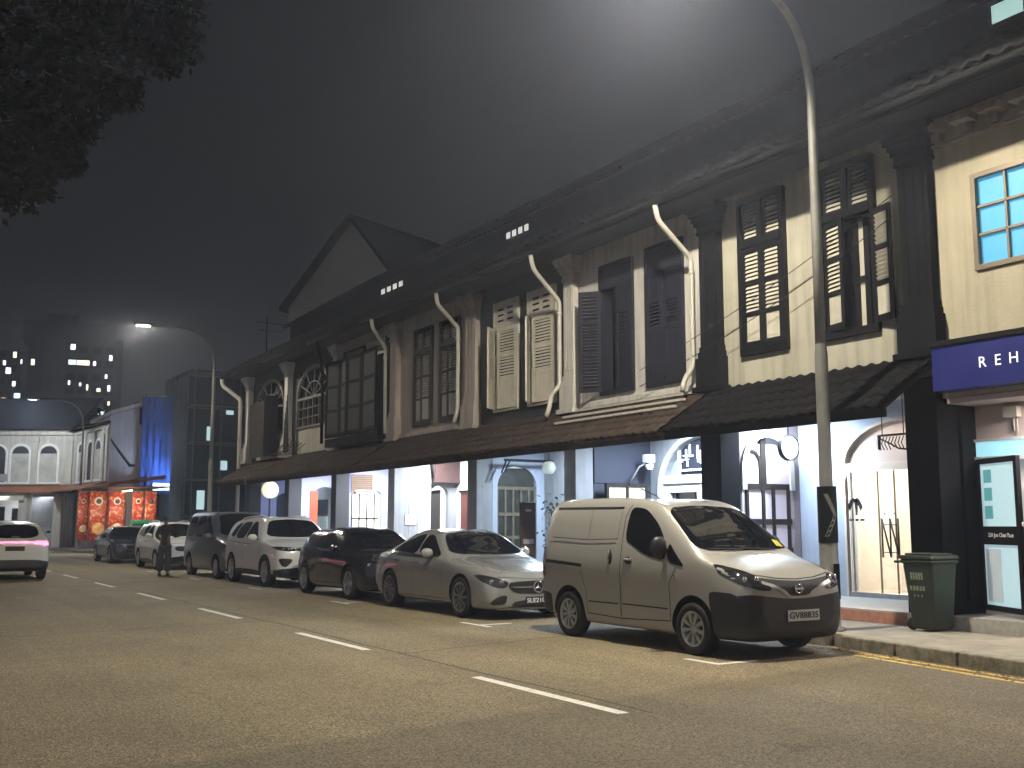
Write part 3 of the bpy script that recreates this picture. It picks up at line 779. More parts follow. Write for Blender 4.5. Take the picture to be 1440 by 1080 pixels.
pipe(h2, [(11.36,PY[0],7.0),(11.42,PY[0],6.72),(12.24,14.14,6.18),(12.24,14.14,4.25),(12.05,14.16,4.0),(11.95,14.10,3.78)])
# walkway
cross_wall(h2, 17.93, M['navywall'], c=13.45, w=.62, zs=1.6, rise=.55)
MB().box(12.743,14.05,17.83,17.845,2.35,3.49).build('timber_board', M['navywall'], h2)
arch_wall(MB(), 'x', 14.2, 14.4, 13.9, 17.84, .32, 3.498, 16.2, 1.25, 2.2, 1.05).build('shop_wall', M['greywall'], h2)
ar = MB(); arch_ring(ar, 'x', 14.13, 14.199, 16.2, 1.25, 2.2, 1.05, .09, .32); ar.build('arch_moulding', M['whitewall'], h2)
MB().box(14.36,14.41,14.9,17.5,.32,3.4).build('arch_backing', M['greywall'], h2)
lt = MB(); rr_ = random.Random(3)
for k in range(46):
    y = rr_.uniform(15.0,16.98); z = rr_.uniform(2.62,3.22); L_ = rr_.uniform(.08,.3)
    if (y-16.2)**2/1.2**2 + (max(0,z-2.2))**2/1.0**2 > .9: continue
    if k % 2: lt.box(14.27,14.31,y,min(17.0,y+L_),z,z+.022)
    else: lt.box(14.272,14.308,y,y+.022,z,min(3.2,z+L_))
lt.box(14.26,14.32,16.98,17.03,2.45,3.05); lt.box(14.26,14.32,14.98,16.98,2.58,2.62)
lt.build('fretwork_screen', M['whitewall'], h2)
MB().box(14.33,14.35,14.96,17.03,2.5,3.22).build('screen_backing', M['slate'], h2)
b = MB(); b.box(14.18,14.34,14.95,17.45,2.34,2.50); b.box(14.22,14.33,14.95,15.1,.32,2.34); b.box(14.22,14.33,16.2,16.4,.32,2.34); b.box(14.22,14.33,17.25,17.45,.32,2.34); b.box(14.22,14.33,16.4,17.25,2.16,2.34); b.box(14.22,14.33,16.4,17.25,.32,1.3); b.box(14.22,14.33,15.1,16.2,2.2,2.34)
b.build('shop_front_frame', M['whitewall'], h2)
MB().box(14.30,14.315,15.1,17.25,.32,2.2).build('shop_pane', M['autoglass'], h2)
# pipe and lamp by the next pilaster
pipe(h2, [(11.36,PY[1],7.0),(11.42,PY[1],6.7),(12.2,18.28,6.15),(12.2,18.28,4.35),(11.98,18.30,4.15),(11.95,18.27,3.92),(11.86,18.28,3.7)])
bd = thing('sign_board', 'brown framed tan noticeboard standing in the walkway behind the van roof', 'noticeboard', (13.4,17.6,.32))
b = MB()
for x in (12.88,13.38,13.88): b.box(x-.03,x+.03,17.56,17.64,.32,2.33)
for z in (1.2,2.30): b.box(12.85,13.91,17.565,17.635,z-.03,z+.03)
b.build('board_frame', M['timber'], bd)
b = MB(); b.box(12.91,13.35,17.59,17.61,1.23,2.27); b.box(13.41,13.85,17.59,17.61,1.23,2.27); b.build('board_panel', mat('tan_board', (.55,.47,.38), .8, var=.25, scale=14), bd)
al = thing('arm_lamp', 'white floodlight on a curved arm rising above the tan noticeboard', 'lamp', (13.4,17.55,2.35))
b = MB(); b.tube([(13.42,17.55,2.33),(13.5,17.5,2.5),(13.6,17.45,2.68),(13.75,17.42,2.76)], .022, 8); b.build('lamp_arm', M['galv'], al)
b = MB(); b.box(13.70,13.92,17.32,17.48,2.76,2.94); b.lathe([(0,-.1),(.07,-.1),(.09,-.02),(.09,.02),(0,.04)], (13.82,17.4,2.72), 'z', 14); b.build('lamp_head', M['whitewall'], al, bevel=.02)

# ------------------------------------------------------------------ house 3 (charcoal, cream shutters) Y 18.1-22.25
h3 = shophouse('charcoal shophouse with tall cream louvre shutters standing half open', 18.1, 22.25, M['charcoal'], M['pinkish'], M['awntile'],
               holes=[(18.78,19.84,4.12,6.62), (20.3,21.34,4.12,6.62)], vents=(22.0-.02,23.4,4,M['vent_lit']) if False else None)
CP = [M['creampaint'], M['creampaint']]
def cream_window(root, y0, y1, ang):
    w = MB(); z0, z1 = 4.08, 6.66
    for a, b in ((y0-.04,y0+.03),(y1-.03,y1+.04)): w.box(12.39,12.5,a,b,z0,z1)
    w.box(12.39,12.5,y0+.03,y1-.03,z0,z0+.05); w.box(12.40,12.46,y0+.03,y1-.03,6.05,z1)
    win = w.build('window', M['creampaint'], root, bevel=.005)
    t = MB()
    for k in range(2):
        for j in range(3):
            ya = y0+.18+k*.42; t.box(12.385,12.399,ya,ya+.24,6.18+.13*j,6.22+.13*j)
    t.build('transom_slot', M['slate'], win)
    H = 1.88; sp = [(.08,.62,'p'),(.70,1.18,'l'),(1.26,1.80,'l')]
    shutter_leaf(win, (12.41, y0+.035, 4.14), R(6), .74, H, sp, CP, 1, st=.085)
    shutter_leaf(win, (12.41, y1-.035, 4.14), ang, .5, H, sp, CP, -1)
cream_window(h3, 18.78, 19.84, R(-40)); cream_window(h3, 20.3, 21.34, R(-50))
pilaster(h3, 22.35, .52, M['pinkish'])
pillar(h3, 22.2, .46, M['greywall'])
cross_wall(h3, 22.05, M['bluewall'], c=13.42, w=.55, zs=2.4, rise=.5)
fd = MB()
for x in (12.9,13.12,13.34,13.56,13.78,13.94): fd.box(x-.025,x+.025,22.02,22.08,.32,2.4)
for z in (.36,1.2,1.75,2.37): fd.box(12.88,13.96,22.022,22.078,z-.04,z+.04)
fd.box(12.88,13.96,22.025,22.075,.4,.95)
fdo = fd.build('folding_door', mat('olive_brown_timber', (.16,.13,.085), .6, var=.3, scale=6), h3)
MB().box(12.9,13.94,22.047,22.053,.95,2.85).build('door_pane', mat('dim_glass', (.05,.055,.045), .12, var=.4, scale=3), fdo)
wall_holes(MB(), 14.2, 14.4, 18.15, 21.96, .32, 3.498, [(19.2,20.9,.32,2.5)]).build('shop_wall', M['greywall'], h3)
MB().box(14.3,14.33,19.2,20.9,.32,2.5).build('shop_door', M['timber'], h3)
b = MB(); b.box(12.8,14.15,21.5,21.56,2.98,3.04); b.tube([(12.85,21.53,3.0),(12.72,21.53,2.7)], .02, 6); b.tube([(12.95,21.53,3.0),(12.8,21.53,2.72)], .02, 6); b.build('awning_bracket', M['black'], h3)
ms = thing('menu_stand', 'dark brown menu stand on the walkway beside the potted plant', 'menu stand', (12.2,19.5,.15))
b = MB(); b.box(11.98,12.36,19.47,19.53,.55,1.98); b.build('stand_board', mat('dark_brown_board', (.05,.025,.018), .6, var=.3, scale=5), ms, bevel=.008)
b = MB()
for x in (12.0,12.34): b.box(x-.02,x+.02,19.4,19.6,.15,.19); b.box(x-.02,x+.02,19.48,19.52,.15,.55)
b.build('stand_leg', M['black'], ms)
b = MB(); b.box(12.04,12.30,19.462,19.469,1.1,1.2); b.box(12.1,12.24,19.462,19.469,1.78,1.83); b.build('menu_text_panel', M['greywall'], ms)
pp = thing('potted_plant', 'potted leafy plant with a red sash beside the brown menu stand', 'potted plant', (12.35,18.95,.32))
b = MB(); b.lathe([(.10,0),(.15,.32),(.16,.34),(.13,.34),(.12,.28),(0,.28)], (12.42,18.9,.32), 'z', 16); b.build('pot', mat('terracotta', (.22,.09,.05), .8, var=.2), pp)
b = MB(); b.tube([(12.42,18.9,.58),(12.44,18.9,1.2),(12.40,18.92,1.75)], [.025,.02,.012], 6); b.build('stem', M['timber'], pp)
b = MB(); rp = random.Random(5)
for k in range(150):
    c = Vector((12.42+rp.gauss(0,.11), 18.9+rp.gauss(0,.11), rp.uniform(.9,2.15))); d = Vector((rp.uniform(-1,1),rp.uniform(-1,1),rp.uniform(-.6,.8))).normalized()*.11; s = d.orthogonal().normalized()*.03
    b.add([c, c+d*.5+s, c+d, c+d*.5-s], [(0,1,2,3)])
b.build('foliage', mat('plant_leaf', (.05,.09,.03), .6, var=.5, scale=9), pp, recalc=False)
hl = thing('hanging_lantern', 'white round lantern hanging from the awning beside the cream downpipe', 'lantern', (12.05,18.3,2.6))
b = MB(); b.lathe([(0,-.13),(.08,-.12),(.135,-.05),(.14,.02),(.11,.10),(.05,.13),(0,.13)], (11.98,18.36,2.66), 'z', 18); b.build('lantern_shade', emit('lit_lantern', (.72,.86,.82), .55), hl)
b = MB(); b.tube([(11.98,18.36,2.79),(11.98,18.36,3.5)], .009, 6); b.lathe([(0,0),(.06,0),(.05,.04),(0,.05)], (11.98,18.36,2.785), 'z', 12); b.build('lantern_stem', M['galv'], hl)

# ------------------------------------------------------------------ house 4 (pinkish) Y 22.25-26.8
h4 = shophouse('weathered pinkish shophouse with narrow dark framed louvre windows and fluted pilasters', 22.25, 26.8, M['pinkish'], M['pinkish'], M['awntile'],
               holes=[(23.1,24.1,4.12,6.62), (24.6,25.6,4.12,6.68)], vents=(21.9+.4,23.5,4,M['vent_lit']))
DK = [M['timber'], M['louvregrey']]
def dark_window(root, y0, y1):
    w = MB(); z0, z1 = 4.08, 6.68
    for a, b in ((y0-.05,y0+.03),(y1-.03,y1+.05)): w.box(12.38,12.5,a,b,z0,z1)
    w.box(12.38,12.5,y0+.03,y1-.03,z0,z0+.06); w.box(12.38,12.5,y0+.03,y1-.03,z1-.06,z1); w.box(12.375,12.5,y0+.03,y1-.03,6.0,6.1)
    win = w.build('window', M['timber'], root, bevel=.005)
    tr = MB(); W_ = (y1-y0)/2-.033
    for a in (y0+.03, (y0+y1)/2):
        st_ = len(tr.v); leaf_mesh(tr, W_, .5, [(.05,.46,'l')], st=.06); tr.xf(Matrix.Translation((12.43,a,6.105)), st_)
    tr.build('transom_louvre', DK, win)
    H = 1.84; sp = [(.08,.62,'p'),(.68,1.2,'l'),(1.26,1.78,'l')]
    shutter_leaf(win, (12.42,y0+.032,4.145), R(8), W_, H, sp, DK, 1); shutter_leaf(win, (12.42,y1-.032,4.145), 0, W_, H, sp, DK, -1)
dark_window(h4, 23.1, 24.1); dark_window(h4, 24.6, 25.6)
pilaster(h4, 26.75, .4, M['pinkish'])
pillar(h4, 26.75, .42, M['greywall'])
MB().box(12.38,12.449,22.7,26.5,3.84,3.95).build('string_course', M['pinkish'], h4, bevel=.01)
pipe(h4, [(11.36,PY[2],7.0),(11.4,PY[2],6.72),(12.2,22.75,6.3),(12.2,22.75,4.3),(12.1,22.75,3.95)], .05)
cross_wall(h4, 26.62, M['greywall'], c=13.68, w=.28, zs=2.3, rise=.28)
MB().box(12.62,12.95,26.52,26.538,1.5,1.78).build('wall_notice', M['pinkwall'], h4)
MB().box(13.02,13.4,26.525,26.538,.4,3.49).build('painted_pier', M['whitewall'], h4)
wall_holes(MB(), 14.2, 14.4, 22.3, 26.53, .32, 3.498, [(25.6,26.45,.32,2.45),(23.3,24.8,.32,2.4)]).build('shop_wall', M['whitewall'], h4)
MB().box(14.3,14.33,25.6,26.45,.32,2.45).build('shop_door', M['redwood'], h4)
MB().box(14.3,14.33,23.3,24.8,.32,2.4).build('shop_door', M['timber'], h4)
b = MB(); b.box(13.42,14.19,26.3,26.36,2.75,3.42); b.box(13.38,14.19,26.27,26.39,2.66,2.75); b.prism([(13.4,3.42),(13.3,3.42),(13.42,2.7)], 'y', 26.3, 26.36); b.build('carved_bracket', mat('dark_maroon_timber', (.05,.018,.014), .6, var=.3, scale=5), h4)

# ------------------------------------------------------------------ house 5 (folding screens) Y 26.8-31
h5 = shophouse('dilapidated shophouse with black framed folding screens across its upper floor', 26.8, 31.0, M['pinkish'], M['white'], M['awntile'],
               holes=[(27.3,30.7,4.15,6.75)], vents=(28.3+1.4,30.0+1.5,4,M['vent_lit']))
fs = holder('folding_screen', h5, (12.3,29,4))
ya = 27.1
pat = [(27.15,11.98),(28.4,12.10),(29.3,11.99),(30.1,12.12),(31.0,12.0)]
for i in range(4):
    (a, xa), (b_, xb) = pat[i], pat[i+1]
    w_ = math.hypot(b_-a, xb-xa)-.02
    mb = MB(); leaf_mesh(mb, w_, 2.35, [(.12,.76,'p'),(.86,1.50,'p'),(1.60,2.24,'p')], st=.10)
    o = mb.build('screen_panel', [M['screenblack'], M['greypanel']], None); o.parent = fs; o.location = Vector((xa,a,4.12))-ORG[fs.name]; o.rotation_euler = (0,0,math.atan2(-(xb-xa), b_-a))
MB().box(12.3,12.72,27.04,27.29,4.08,6.8).build('screen_jamb', M['timber'], h5)
MB().box(12.0,12.44,27.0,31.0,3.84,4.08).build('screen_sill', M['screenblack'], h5)
b = MB(); leaf_mesh(b, 1.5, .42, [(.05,.38,'l')], st=.06); b.xf(Matrix.Translation((12.42,27.3,6.38))); b.build('transom_louvre', CP, h5)
b = MB(); leaf_mesh(b, 1.6, .42, [(.05,.38,'l')], st=.06); b.xf(Matrix.Translation((12.42,29.0,6.36))); b.build('transom_louvre', DK, h5)
pilaster(h5, 31.0, .36, M['white'], fancy=False)
pillar(h5, 30.95, .42, M['charcoal'])
pipe(h5, [(11.36,PY[3],7.0),(11.4,PY[3],6.76),(12.2,27.05,6.4),(12.2,27.0,4.0)], .05)
pipe(h5, [(11.36,PY[4],7.0),(11.4,PY[4],6.76),(12.05,31.45,6.3),(12.05,31.4,4.0)], .05, M['gutter'])
cross_wall(h5, 30.82, M['lavender'], c=13.3, w=.5, zs=2.45, rise=.15)
b = MB()
for k in range(9): b.box(12.78,13.5,30.70,30.72,2.5+.062*k,2.545+.062*k)
b.build('bamboo_blind', mat('bamboo', (.16,.10,.06), .8, var=.4, scale=12), h5)
b = MB()
for x in (12.85,13.1,13.35,13.6): b.box(x-.02,x+.02,30.79,30.85,.32,2.45)
for z in (.9,1.7): b.box(12.82,13.75,30.795,30.845,z-.02,z+.02)
gdo = b.build('glazed_door', M['timber'], h5)
MB().box(12.82,13.78,30.815,30.825,.34,2.45).build('door_pane', emit('lit_shop_pane', (1.,.88,.66), .75, (.55,.3,.2), 5.), gdo)
wall_holes(MB(), 14.2, 14.4, 26.9, 30.73, .32, 3.498, [(27.5,28.5,.32,2.5)]).build('shop_wall', M['whitewall'], h5)
MB().box(14.3,14.33,27.5,28.5,.32,2.5).build('shop_door', M['timber'], h5)
MB().box(11.85,11.9,27.4,30.7,3.36,3.40).build('awning_edge_pipe', M['whitewall'], h5)

# ------------------------------------------------------------------ houses 6 and 7 (dark, arched fanlights)
def old_house(label, y0, y1, door_open):
    h = shophouse(label, y0, y1, M['charcoal'], M['white'], M['awntile'], holes=[(y0+.7,y1-.7,4.75,6.6)], roof_end=(.5 if door_open else 0))
    yc = (y0+y1)/2; w = (y1-y0)/2-.7
    b = MB(); arch_ring(b, 'x', 12.36, 12.448, yc, w-.02, 5.7, .95, .1, 4.05)
    for k in range(1,6):
        a = math.pi*k/6; b.tube([(12.42,yc,5.7),(12.42,yc-w*math.cos(a),5.7+.93*math.sin(a))], .022, 6)
    arch_ring(b, 'x', 12.39, 12.43, yc, w*.5, 5.7, .48, .035)
    b.box(12.38,12.5,yc-w,yc+w,5.64,5.72); b.box(12.38,12.5,yc-.03,yc+.03,4.75,5.64)
    for k in (-.66,-.33,.33,.66): b.box(12.4,12.5,yc+k*w-.02,yc+k*w+.02,4.75,5.64)
    for z in (5.05,5.35): b.box(12.41,12.49,yc-w,yc+w,z-.015,z+.015)
    b.box(12.36,12.5,yc-w,yc+w,4.68,4.75)
    win = b.build('window', mat('grey_old_timber', (.13,.125,.105), .7, var=.5, scale=5), h)
    MB().box(12.5,12.52,yc-w,yc+w,4.7,6.6).build('pane', M['autoglass'], win)
    MB().box(12.42,12.449,yc-w+.02,yc+w-.02,3.86,4.68).build('apron_panel', M['cream'], h)
    pilaster(h, y1-.02, .34, M['white'], fancy=False, x=12.2)
    return h
h6 = old_house('dark old shophouse with a grey arched fanlight and cream panel beside the folding screens', 31.0, 35.3, False)
h7 = old_house('dark corner shophouse with an open black door leaf and white corner downpipe', 35.3, 39.7, True)
MB().box(11.75,12.25,36.2,36.26,3.9,6.0).build('open_door_leaf', M['black'], h7)
MB().box(12.0,12.03,36.3,38.6,3.9,5.9).build('door_screen', M['timber'], h7)
pipe(h7, [(11.34,40.1,7.0),(11.36,40.1,6.75),(11.98,39.75,6.2),(11.98,39.72,.2)], .075, M['pvc'])
MB().box(12.451,23,39.7,39.78,0,7.2).build('end_wall', M['navywall'], h7)
pillar(h6, 35.2, .42, M['charcoal']); pillar(h7, 39.5, .42, M['charcoal'])
cross_wall(h6, 35.05, M['lavender'], c=13.62, w=.45, zs=2.5, rise=.3)
b = MB(); b.box(13.05,13.32,34.93,34.96,.32,2.65); b.build('red_door', M['reddoor'], h6)
wall_holes(MB(), 14.2, 14.4, 31.1, 34.96, .32, 3.498, [(33.6,34.7,.32,2.6)]).build('shop_wall', M['lavender'], h6)
b = MB()
for y in (33.6,33.95,34.35,34.68): b.box(14.24,14.3,y-.02,y+.02,.32,2.6)
for z in (1.1,2.0): b.box(14.245,14.295,33.6,34.7,z-.02,z+.02)
gdo = b.build('glazed_door', M['timber'], h6)
MB().box(14.3,14.31,33.6,34.7,.32,2.6).build('door_pane', emit('lit_shop_pane_b', (1.,.8,.62), .7, (.5,.25,.2), 5.), gdo)
cross_wall(h7, 39.4, M['lavender'], c=13.7, w=.35, zs=2.4, rise=.3)
MB().box(14.2,14.4,35.4,39.3,.32,3.498).build('shop_wall', M['greywall'], h7)
b = MB(); b.box(14.14,14.19,36.2,37.6,1.85,2.4); b.build('shop_window', M['slate'], h7)
b = MB()
for k in range(8): b.box(14.15,14.19,36.2+.17*k,36.32+.17*k,.9,1.8)
b.build('shutter_slats', mat('pale_green_shutter', (.35,.42,.38), .6, var=.1), h7)
rsn = thing('round_sign', 'pale yellow lit round sign on a dark post before the lavender wall', 'sign', (11.6,34.85,.15))
b = MB(); b.lathe([(0,-.05),(.27,-.05),(.285,-.03),(.285,.03),(.27,.05),(0,.05)], (11.6,34.85,2.66), 'y', 32); b.build('light_box', emit('lit_yellow_sign', (.95,.95,.62), .78, (.8,.9,.42), 5.), rsn)
b = MB(); b.tube([(11.6,34.87,.15),(11.6,34.87,2.4)], .03, 8); b.lathe([(0,0),(.22,0),(.2,.05),(0,.06)], (11.6,34.87,.15), 'z', 18); b.build('sign_post', M['black'], rsn)
wb = thing('hanging_sign', 'small white tilted signboard under the dark awning near the round sign', 'sign', (11.7,36.6,3))
b = MB(); b.box(-.42,.42,-.02,.02,-.14,.14); b.xf(Matrix.Translation((11.62,36.4,3.1)) @ Matrix.Rotation(R(-12),4,'Y')); b.build('sign_panel', M['greywall'], wb)
b = MB(); b.tube([(11.4,36.4,3.24),(11.4,36.4,3.45)], .008, 5); b.tube([(11.85,36.4,3.2),(11.85,36.4,3.6)], .008, 5); b.build('hanger', M['black'], wb)

# bundled cables slung in front of the facades
cb = MB()
def cable(mb, a, b, sag, r=.007, n=18):
    a, b = Vector(a), Vector(b)
    mb.tube([a.lerp(b, i/n) - Vector((0,0,sag*4*(i/n)*(1-i/n))) for i in range(n+1)], r, 5)
cable(cb, (12.2,15.6,4.35), (12.22,9.78,6.15), .12); cable(cb, (12.2,15.6,4.05), (12.22,9.78,5.85), .14)
for t in (.35,): cb.lathe([(0,-.05),(.025,-.04),(.025,.04),(0,.05)], (12.2,13.6,4.88), 'y', 8)
tag(cb.build('overhead_cable', M['rubber'], loc=(12.2,12,5)), 'thin black overhead cables slanting across the cream and white shophouse fronts', 'cable')
cb = MB()
for k in range(7): cable(cb, (12.0+.03*k,36.4+.1*k,4.0), (12.1,33.0+.3*k,4.1+.05*k), random.uniform(.05,.35), .014)
for k in range(5): cable(cb, (12.16,35.0+.05*k,5.9-.2*k), (12.1,34.6+.12*k,3.95), .02, .02)
tag(cb.build('cable_bundle', M['rubber'], loc=(12.1,35,4)), 'tangle of black cables drooping above the brown awning of the dark shophouses', 'cable')
an = MB(); an.tube([(13.0,40.0,7.3),(13.0,40.0,9.6)], .025, 6); an.tube([(12.6,40.0,9.3),(13.9,40.0,9.3)], .015, 6); an.tube([(12.7,40.0,9.0),(13.6,40.0,9.0)], .012, 6)
tag(an.build('roof_antenna', M['gutter'], loc=(13,40,7.3)), 'thin roof antenna standing before the pale gable', 'antenna')
# ================================================================== vehicles
def pchip(xs, ys, x):
    n = len(xs)
    if x <= xs[0]: return ys[0]
    if x >= xs[-1]: return ys[-1]
    h = [xs[i+1]-xs[i] for i in range(n-1)]; d = [(ys[i+1]-ys[i])/h[i] for i in range(n-1)]
    def slope(i):
        if i == 0: return d[0]
        if i == n-1: return d[-1]
        if d[i-1]*d[i] <= 0: return 0
        w1 = 2*h[i]+h[i-1]; w2 = h[i]+2*h[i-1]
        return (w1+w2)/(w1/d[i-1]+w2/d[i])
    i = max(k for k in range(n-1) if xs[k] <= x); t = (x-xs[i])/h[i]
    m0, m1 = slope(i)*h[i], slope(i+1)*h[i]
    return (2*t**3-3*t*t+1)*ys[i]+(t**3-2*t*t+t)*m0+(-2*t**3+3*t*t)*ys[i+1]+(t**3-t*t)*m1
def crom(P, n):
    "Catmull-Rom through 2D points"
    out = []
    for i in range(len(P)-1):
        p0 = P[max(i-1,0)]; p1 = P[i]; p2 = P[i+1]; p3 = P[min(i+2,len(P)-1)]
        for k in range(n):
            t = k/n
            out.append(tuple(.5*((2*p1[j])+(-p0[j]+p2[j])*t+(2*p0[j]-5*p1[j]+4*p2[j]-p3[j])*t*t+(-p0[j]+3*p1[j]-3*p2[j]+p3[j])*t**3) for j in (0,1)))
    out.append(P[-1]); return out
def car_shell(st, sub=7, nsec=5):
    """st rows: y, zb, zs, wl, zm, wm, zsh, wsh, zr, wr, zt  -> closed body mesh data"""
    us = list(range(len(st))); cols = list(zip(*st))
    rows = []
    N = (len(st)-1)*sub
    for k in range(N+1):
        u = k/sub
        y, zb, zs, wl, zm, wm, zsh, wsh, zr, wr, zt = [pchip(us, c, u) for c in cols]
        P = [(0,zb),(wl*.8,zb),(wl,zs),(wm,zm),(wsh,zsh),(wr,zr),(wr*.62,zr+(zt-zr)*.78),(0,zt)]
        half = crom(P, nsec)
        rows.append((y, half))
    m = len(rows[0][1])
    vs = []; fs = []
    for y, half in rows:
        ring = [(-x, y, z) for x, z in half] + [(x, y, z) for x, z in half[-2:0:-1]]
        vs += ring
    n = 2*m-2
    for i in range(len(rows)-1):
        for k in range(n): fs.append((i*n+k, i*n+(k+1) % n, (i+1)*n+(k+1) % n, (i+1)*n+k))
    for i, flip in ((0, False), (len(rows)-1, True)):
        for k in range(m-1):
            a = i*n+k; b = i*n+k+1; c = i*n+((n-k-1) % n); d = i*n+((n-k) % n)
            q = [a, b, c, d]; q2 = []
            for x in q:
                if x not in q2: q2.append(x)
            if len(q2) > 2: fs.append(tuple(q2[::-1] if flip else q2))
    return vs, fs
def mesh_obj(name, vs, fs, mats, smooth=True):
    me = bpy.data.meshes.new(name); me.from_pydata([Vector(v) for v in vs], [], fs)
    for m in mats: me.materials.append(m)
    bm = bmesh.new(); bm.from_mesh(me); bmesh.ops.recalc_face_normals(bm, faces=bm.faces); bm.to_mesh(me); bm.free()
    me.polygons.foreach_set('use_smooth', [smooth]*len(me.polygons))
    o = bpy.data.objects.new(name, me); COL.objects.link(o); return o
def boolean(o, cutter, op='DIFFERENCE'):
    md = o.modifiers.new('b', 'BOOLEAN'); md.object = cutter; md.operation = op; md.solver = 'EXACT'
    dg = bpy.context.evaluated_depsgraph_get(); dg.update()
    me = bpy.data.meshes.new_from_object(o.evaluated_get(dg))
    o.modifiers.clear(); old = o.data; me.name = old.name; o.data = me
    bpy.data.objects.remove(cutter)
    return o
def autosmooth(o, ang=32):
    bm = bmesh.new(); bm.from_mesh(o.data)
    for e in bm.edges:
        if len(e.link_faces) == 2 and e.calc_face_angle(0) > R(ang): e.smooth = False
        elif len(e.link_faces) != 2: e.smooth = False
    for f in bm.faces: f.smooth = True
    bm.to_mesh(o.data); bm.free()
def chaikin(P, it=2, closed=True):
    for _ in range(it):
        Q = []
        n = len(P)
        for i in range(n if closed else n-1):
            a, b = P[i], P[(i+1) % n]
            Q.append((a[0]*.8+b[0]*.2, a[1]*.8+b[1]*.2)); Q.append((a[0]*.2+b[0]*.8, a[1]*.2+b[1]*.8))
        P = Q if closed else [P[0]]+Q+[P[-1]]
    return P
class Skin:
    "projects flat outlines onto a car body"
    def __init__(s, o):
        bm = bmesh.new(); bm.from_mesh(o.data); bmesh.ops.triangulate(bm, faces=bm.faces)
        s.t = BVHTree.FromBMesh(bm); bm.free()
    def hit(s, p, axis, off):
        if axis == 'l': o, d = Vector((-4,p[0],p[1])), Vector((1,0,0))       # left flank, p=(y,z)
        elif axis == 'r': o, d = Vector((4,p[0],p[1])), Vector((-1,0,0))
        elif axis == 'f': o, d = Vector((p[0],-4,p[1])), Vector((0,1,0))     # front, p=(x,z)
        elif axis == 'b': o, d = Vector((p[0],12,p[1])), Vector((0,-1,0))
        elif axis == 't': o, d = Vector((p[0],p[1],6)), Vector((0,0,-1))     # top, p=(x,y)
        h = s.t.ray_cast(o, d)
        if h[0] is None: return None
        n = h[1]
        if n.dot(d) > 0: n = -n
        return h[0] + (n*.35 - d*.65)*off
    def patch(s, outline, axis, off=.005, smooth=2, cuts=3):
        P = chaikin(outline, smooth) if smooth else list(outline)
        bm = bmesh.new()
        f = bm.faces.new([bm.verts.new((a, b, 0)) for a, b in P])
        bmesh.ops.triangulate(bm, faces=[f])
        for _ in range(cuts):
            es = [e for e in bm.edges if e.calc_length() > .05]
            if not es: break
            bmesh.ops.subdivide_edges(bm, edges=es, cuts=1, use_grid_fill=False)
            bmesh.ops.triangulate(bm, faces=[q for q in bm.faces if len(q.verts) > 3])
        bad = []
        for v in bm.verts:
            h = s.hit((v.co.x, v.co.y), axis, off)
            if h is None: bad.append(v)
            else: v.co = h
        if bad: bmesh.ops.delete(bm, geom=bad, context='VERTS')
        bm.verts.index_update()
        vs = [v.co.copy() for v in bm.verts]; fs = [[v.index for v in q.verts] for q in bm.faces]
        bm.free(); return vs, fs
    def strip(s, line, axis, w, off=.005, closed=False, seg_=.05):
        pts = []
        L_ = list(line) + ([line[0]] if closed else [])
        for i in range(len(L_)-1):
            a, b = Vector(L_[i]), Vector(L_[i+1]); n = max(1, int((b-a).length/seg_))
            pts += [a.lerp(b, k/n) for k in range(n)]
        pts.append(Vector(L_[-1]))
        vs = []; fs = []
        for i, p in enumerate(pts):
            d = (pts[min(i+1,len(pts)-1)]-pts[max(i-1,0)]).normalized(); nrm = Vector((-d.y, d.x))*w/2
            a = s.hit(p+nrm, axis, off); b = s.hit(p-nrm, axis, off)
            if a is None or b is None: a = b = None
            vs += [a, b]
        keep = {}; out = []
        for i, v in enumerate(vs):
            if v is not None: keep[i] = len(out); out.append(v)
        for i in range(len(pts)-1):
            q = [2*i, 2*i+1, 2*i+3, 2*i+2]
            if all(k in keep for k in q): fs.append([keep[k] for k in q])
        return out, fs
